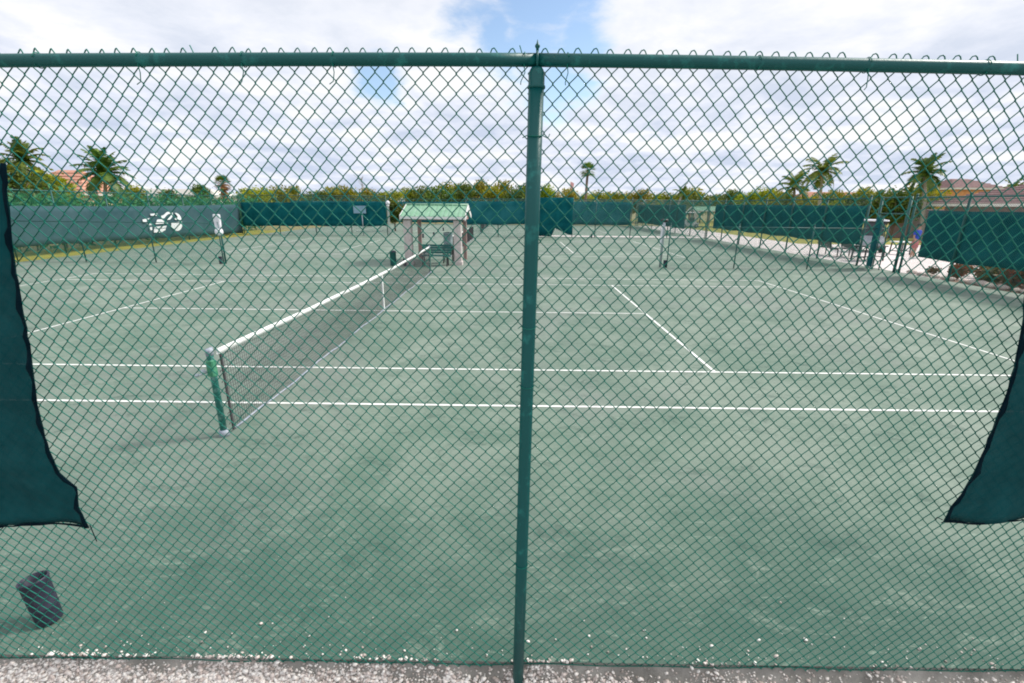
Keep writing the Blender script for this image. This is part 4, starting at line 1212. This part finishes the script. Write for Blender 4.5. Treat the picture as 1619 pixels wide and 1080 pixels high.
# ------------------------------------------------------------------ things on the path beyond the right fence
def make_table(loc, rz, label, w=1.3, d=.7, h=.74, top='dark_metal', leg='dark_metal'):
    root = empty('table', loc, label, 'table', rz=rz)
    t = MB(); t.bbox(-w / 2, w / 2, -d / 2, d / 2, h - .05, h, .012); t.build('tabletop', M[top], root)
    for sx in (-1, 1):
        for sy in (-1, 1):
            l = MB(); l.bar((sx * (w / 2 - .08), sy * (d / 2 - .08), 0), (sx * (w / 2 - .1), sy * (d / 2 - .1), h - .05), .05); l.build('leg', M[leg], root)
    s = MB(); s.bar((-w / 2 + .1, 0, .2), (w / 2 - .1, 0, .2), .04)
    for sx in (-1, 1): s.bar((sx * (w / 2 - .1), -d / 2 + .1, .2), (sx * (w / 2 - .1), d / 2 - .1, .2), .04)
    s.build('stretcher', M[leg], root)
    return root
g = on_ground(1305, 407); make_bench((g[0] + .9, g[1] + .3, 0), R(80), 'dark metal bench on the pale path, under the far end of the long windscreen', 1.6, 'dark_metal')
g = on_ground(1338, 410); make_bench((g[0] + .9, g[1] + .2, 0), R(75), 'dark metal bench on the pale path, between the other bench and the dark table', 1.6, 'dark_metal')
g = on_ground(1382, 414); make_table((g[0], g[1] + .5, 0), R(20), 'dark metal table on the pale path behind the open gate leaf', 1.5, .8)
g = on_ground(1413, 402); make_table((g[0] + .3, g[1], 0), R(5), 'white topped table seen through the gateway on the pale path', .9, .7, .72, 'white_paint', 'dark_metal')

# golf cart beyond the gate
def make_cart(loc, rz, label):
    root = empty('golf_cart', loc, label, 'golf cart', rz=rz)
    b = MB(); b.bbox(-.55, .55, -1.1, .45, .28, .62, .06); b.prism([(-.55, .45, .28), (-.55, 1.15, .34), (-.55, 1.1, .62), (-.55, .7, .95), (-.55, .45, .9)], (1.1, 0, 0)); b.build('body', M['cart_paint'], root)
    s = MB(); s.bbox(-.5, .5, -.35, .2, .64, .8, .05); s.bbox(-.5, .5, -.5, -.36, .7, 1.25, .05); s.build('seat', M['dark_metal'], root)
    r = MB(); r.bbox(-.6, .6, -1.0, .85, 1.78, 1.86, .05); r.build('canopy', M['white_lilac'], root)
    p_ = MB()
    for sx in (-.52, .52):
        p_.tube([(sx, .75, .9), (sx, .55, 1.78)], .025, 6); p_.tube([(sx, -.9, .6), (sx, -.85, 1.78)], .025, 6)
    p_.build('canopy_frame', M['dark_metal'], root)
    w_ = MB(); w_.prism([(-.48, .72, .98), (.48, .72, .98), (.48, .56, 1.74), (-.48, .56, 1.74)], (0, -.012, 0)); w_.build('windshield', M['glass'], root)
    for sx in (-.5, .5):
        for sy in (-.75, .8):
            w = MB(); w.lathe([(.12, -.09), (.22, -.09), (.24, -.05), (.24, .05), (.22, .09), (.12, .09)], (sx, sy, .24), 16, axis=(1, 0, 0)); wo = w.build('wheel', M['rubber'], root, True)
            h = MB(); h.lathe([(.03, -.095), (.11, -.1), (.11, .1), (.03, .095)], (sx, sy, .24), 12, axis=(1, 0, 0)); h.build('rim', M['galv'], wo, True)
    return root
g = on_ground(1372, 397); make_cart((g[0], g[1], 0), R(150), 'silver grey golf cart parked on the path behind the gate leaf')
g = on_ground(1098, 354); make_cart((g[0] - 6, g[1] - 14, 0), R(100), 'small distant golf cart beside the far pavilion')

# person beyond the gate
def skin_body(name, joints, edges, mt, parent, sub=1, root=0):
    me = bpy.data.meshes.new(name); me.from_pydata([j[:3] for j in joints], edges, []); me.materials.append(mt)
    o = bpy.data.objects.new(name, me); col.objects.link(o)
    if parent: o.parent = parent
    o.modifiers.new('skin', 'SKIN'); sv = me.skin_vertices[0].data
    for i, j in enumerate(joints): sv[i].radius = (j[3], j[4] if len(j) > 4 else j[3]); sv[i].use_root = (i == root)
    sb = o.modifiers.new('sub', 'SUBSURF'); sb.levels = sub; sb.render_levels = sub + 1
    return o
g = on_ground(1441, 409)
per = empty('person', (g[0], g[1], 0), 'person in a bright blue top and dull red shorts standing beyond the gateway', 'person', rz=R(25))
J = [(0, 0, .95, .14, .10), (0, 0, 1.15, .13, .09), (0, 0, 1.36, .16, .10), (0, .0, 1.48, .06, .06), (0, -.01, 1.56, .06, .06), (0, -.015, 1.64, .085, .10), (0, -.01, 1.74, .05, .07),
     (.19, 0, 1.40, .05), (.25, .02, 1.13, .042), (.24, -.08, .90, .032), (.24, -.12, .82, .035, .02), (-.19, 0, 1.40, .05), (-.25, .02, 1.13, .042), (-.24, -.08, .90, .032), (-.24, -.12, .82, .035, .02),
     (.10, 0, .85, .09), (.11, -.02, .48, .06), (.11, .02, .09, .04), (.12, -.14, .035, .04, .03), (-.10, 0, .85, .09), (-.11, -.02, .48, .06), (-.11, .02, .09, .04), (-.12, -.14, .035, .04, .03)]
E_ = [(0, 1), (1, 2), (2, 3), (3, 4), (4, 5), (5, 6), (2, 7), (7, 8), (8, 9), (9, 10), (2, 11), (11, 12), (12, 13), (13, 14), (0, 15), (15, 16), (16, 17), (17, 18), (0, 19), (19, 20), (20, 21), (21, 22)]
skin_body('body', J, E_, mat('tanned_skin', (.36, .19, .13), (.44, .25, .18), scale=6, rough=.6), per)
S_ = [(0, 0, .93, .165, .125), (0, 0, 1.15, .155, .115), (0, 0, 1.36, .18, .12), (0, 0, 1.46, .085, .085), (.2, 0, 1.40, .075), (.245, .015, 1.2, .07), (-.2, 0, 1.40, .075), (-.245, .015, 1.2, .07)]
skin_body('shirt', S_, [(0, 1), (1, 2), (2, 3), (2, 4), (4, 5), (2, 6), (6, 7)], mat('bright_blue_cotton', (.008, .035, .40), (.012, .05, .50), scale=8, rough=.8), per)
S_ = [(0, 0, .99, .15, .115), (0, 0, .9, .16, .12), (.11, 0, .8, .115), (.12, -.01, .52, .10), (-.11, 0, .8, .115), (-.12, -.01, .52, .10)]
skin_body('shorts', S_, [(0, 1), (1, 2), (2, 3), (1, 4), (4, 5)], mat('dull_red_cotton', (.36, .11, .12), (.44, .16, .16), scale=8, rough=.85), per)
hr = MB(); hr.lathe([(.10, -.04), (.112, .02), (.10, .08), (.06, .12), (.01, .13)], (0, .012, 1.68), 14); hr.build('hair', mat('dark_brown_hair', (.03, .02, .014), (.05, .035, .025), scale=20, rough=.7), per, True)
fc = MB()
for sx in (-.035, .035): fc.lathe([(.002, -.008), (.011, 0), (.002, .008)], (sx, -.113, 1.665), 8)
fc.lathe([(.012, -.02), (.016, -.01), (.004, .03)], (0, -.12, 1.63), 8); fc.bar((-.025, -.108, 1.585), (.025, -.108, 1.585), .008)
fc.build('face', mat('face_features', (.06, .03, .025), (.1, .05, .04), scale=9, rough=.6), per, True)
sh_ = MB()
for sx in (-.12, .12): sh_.bbox(sx - .05, sx + .05, -.21, .07, 0, .085, .03)
sh_.build('shoes', M['white_paint'], per)
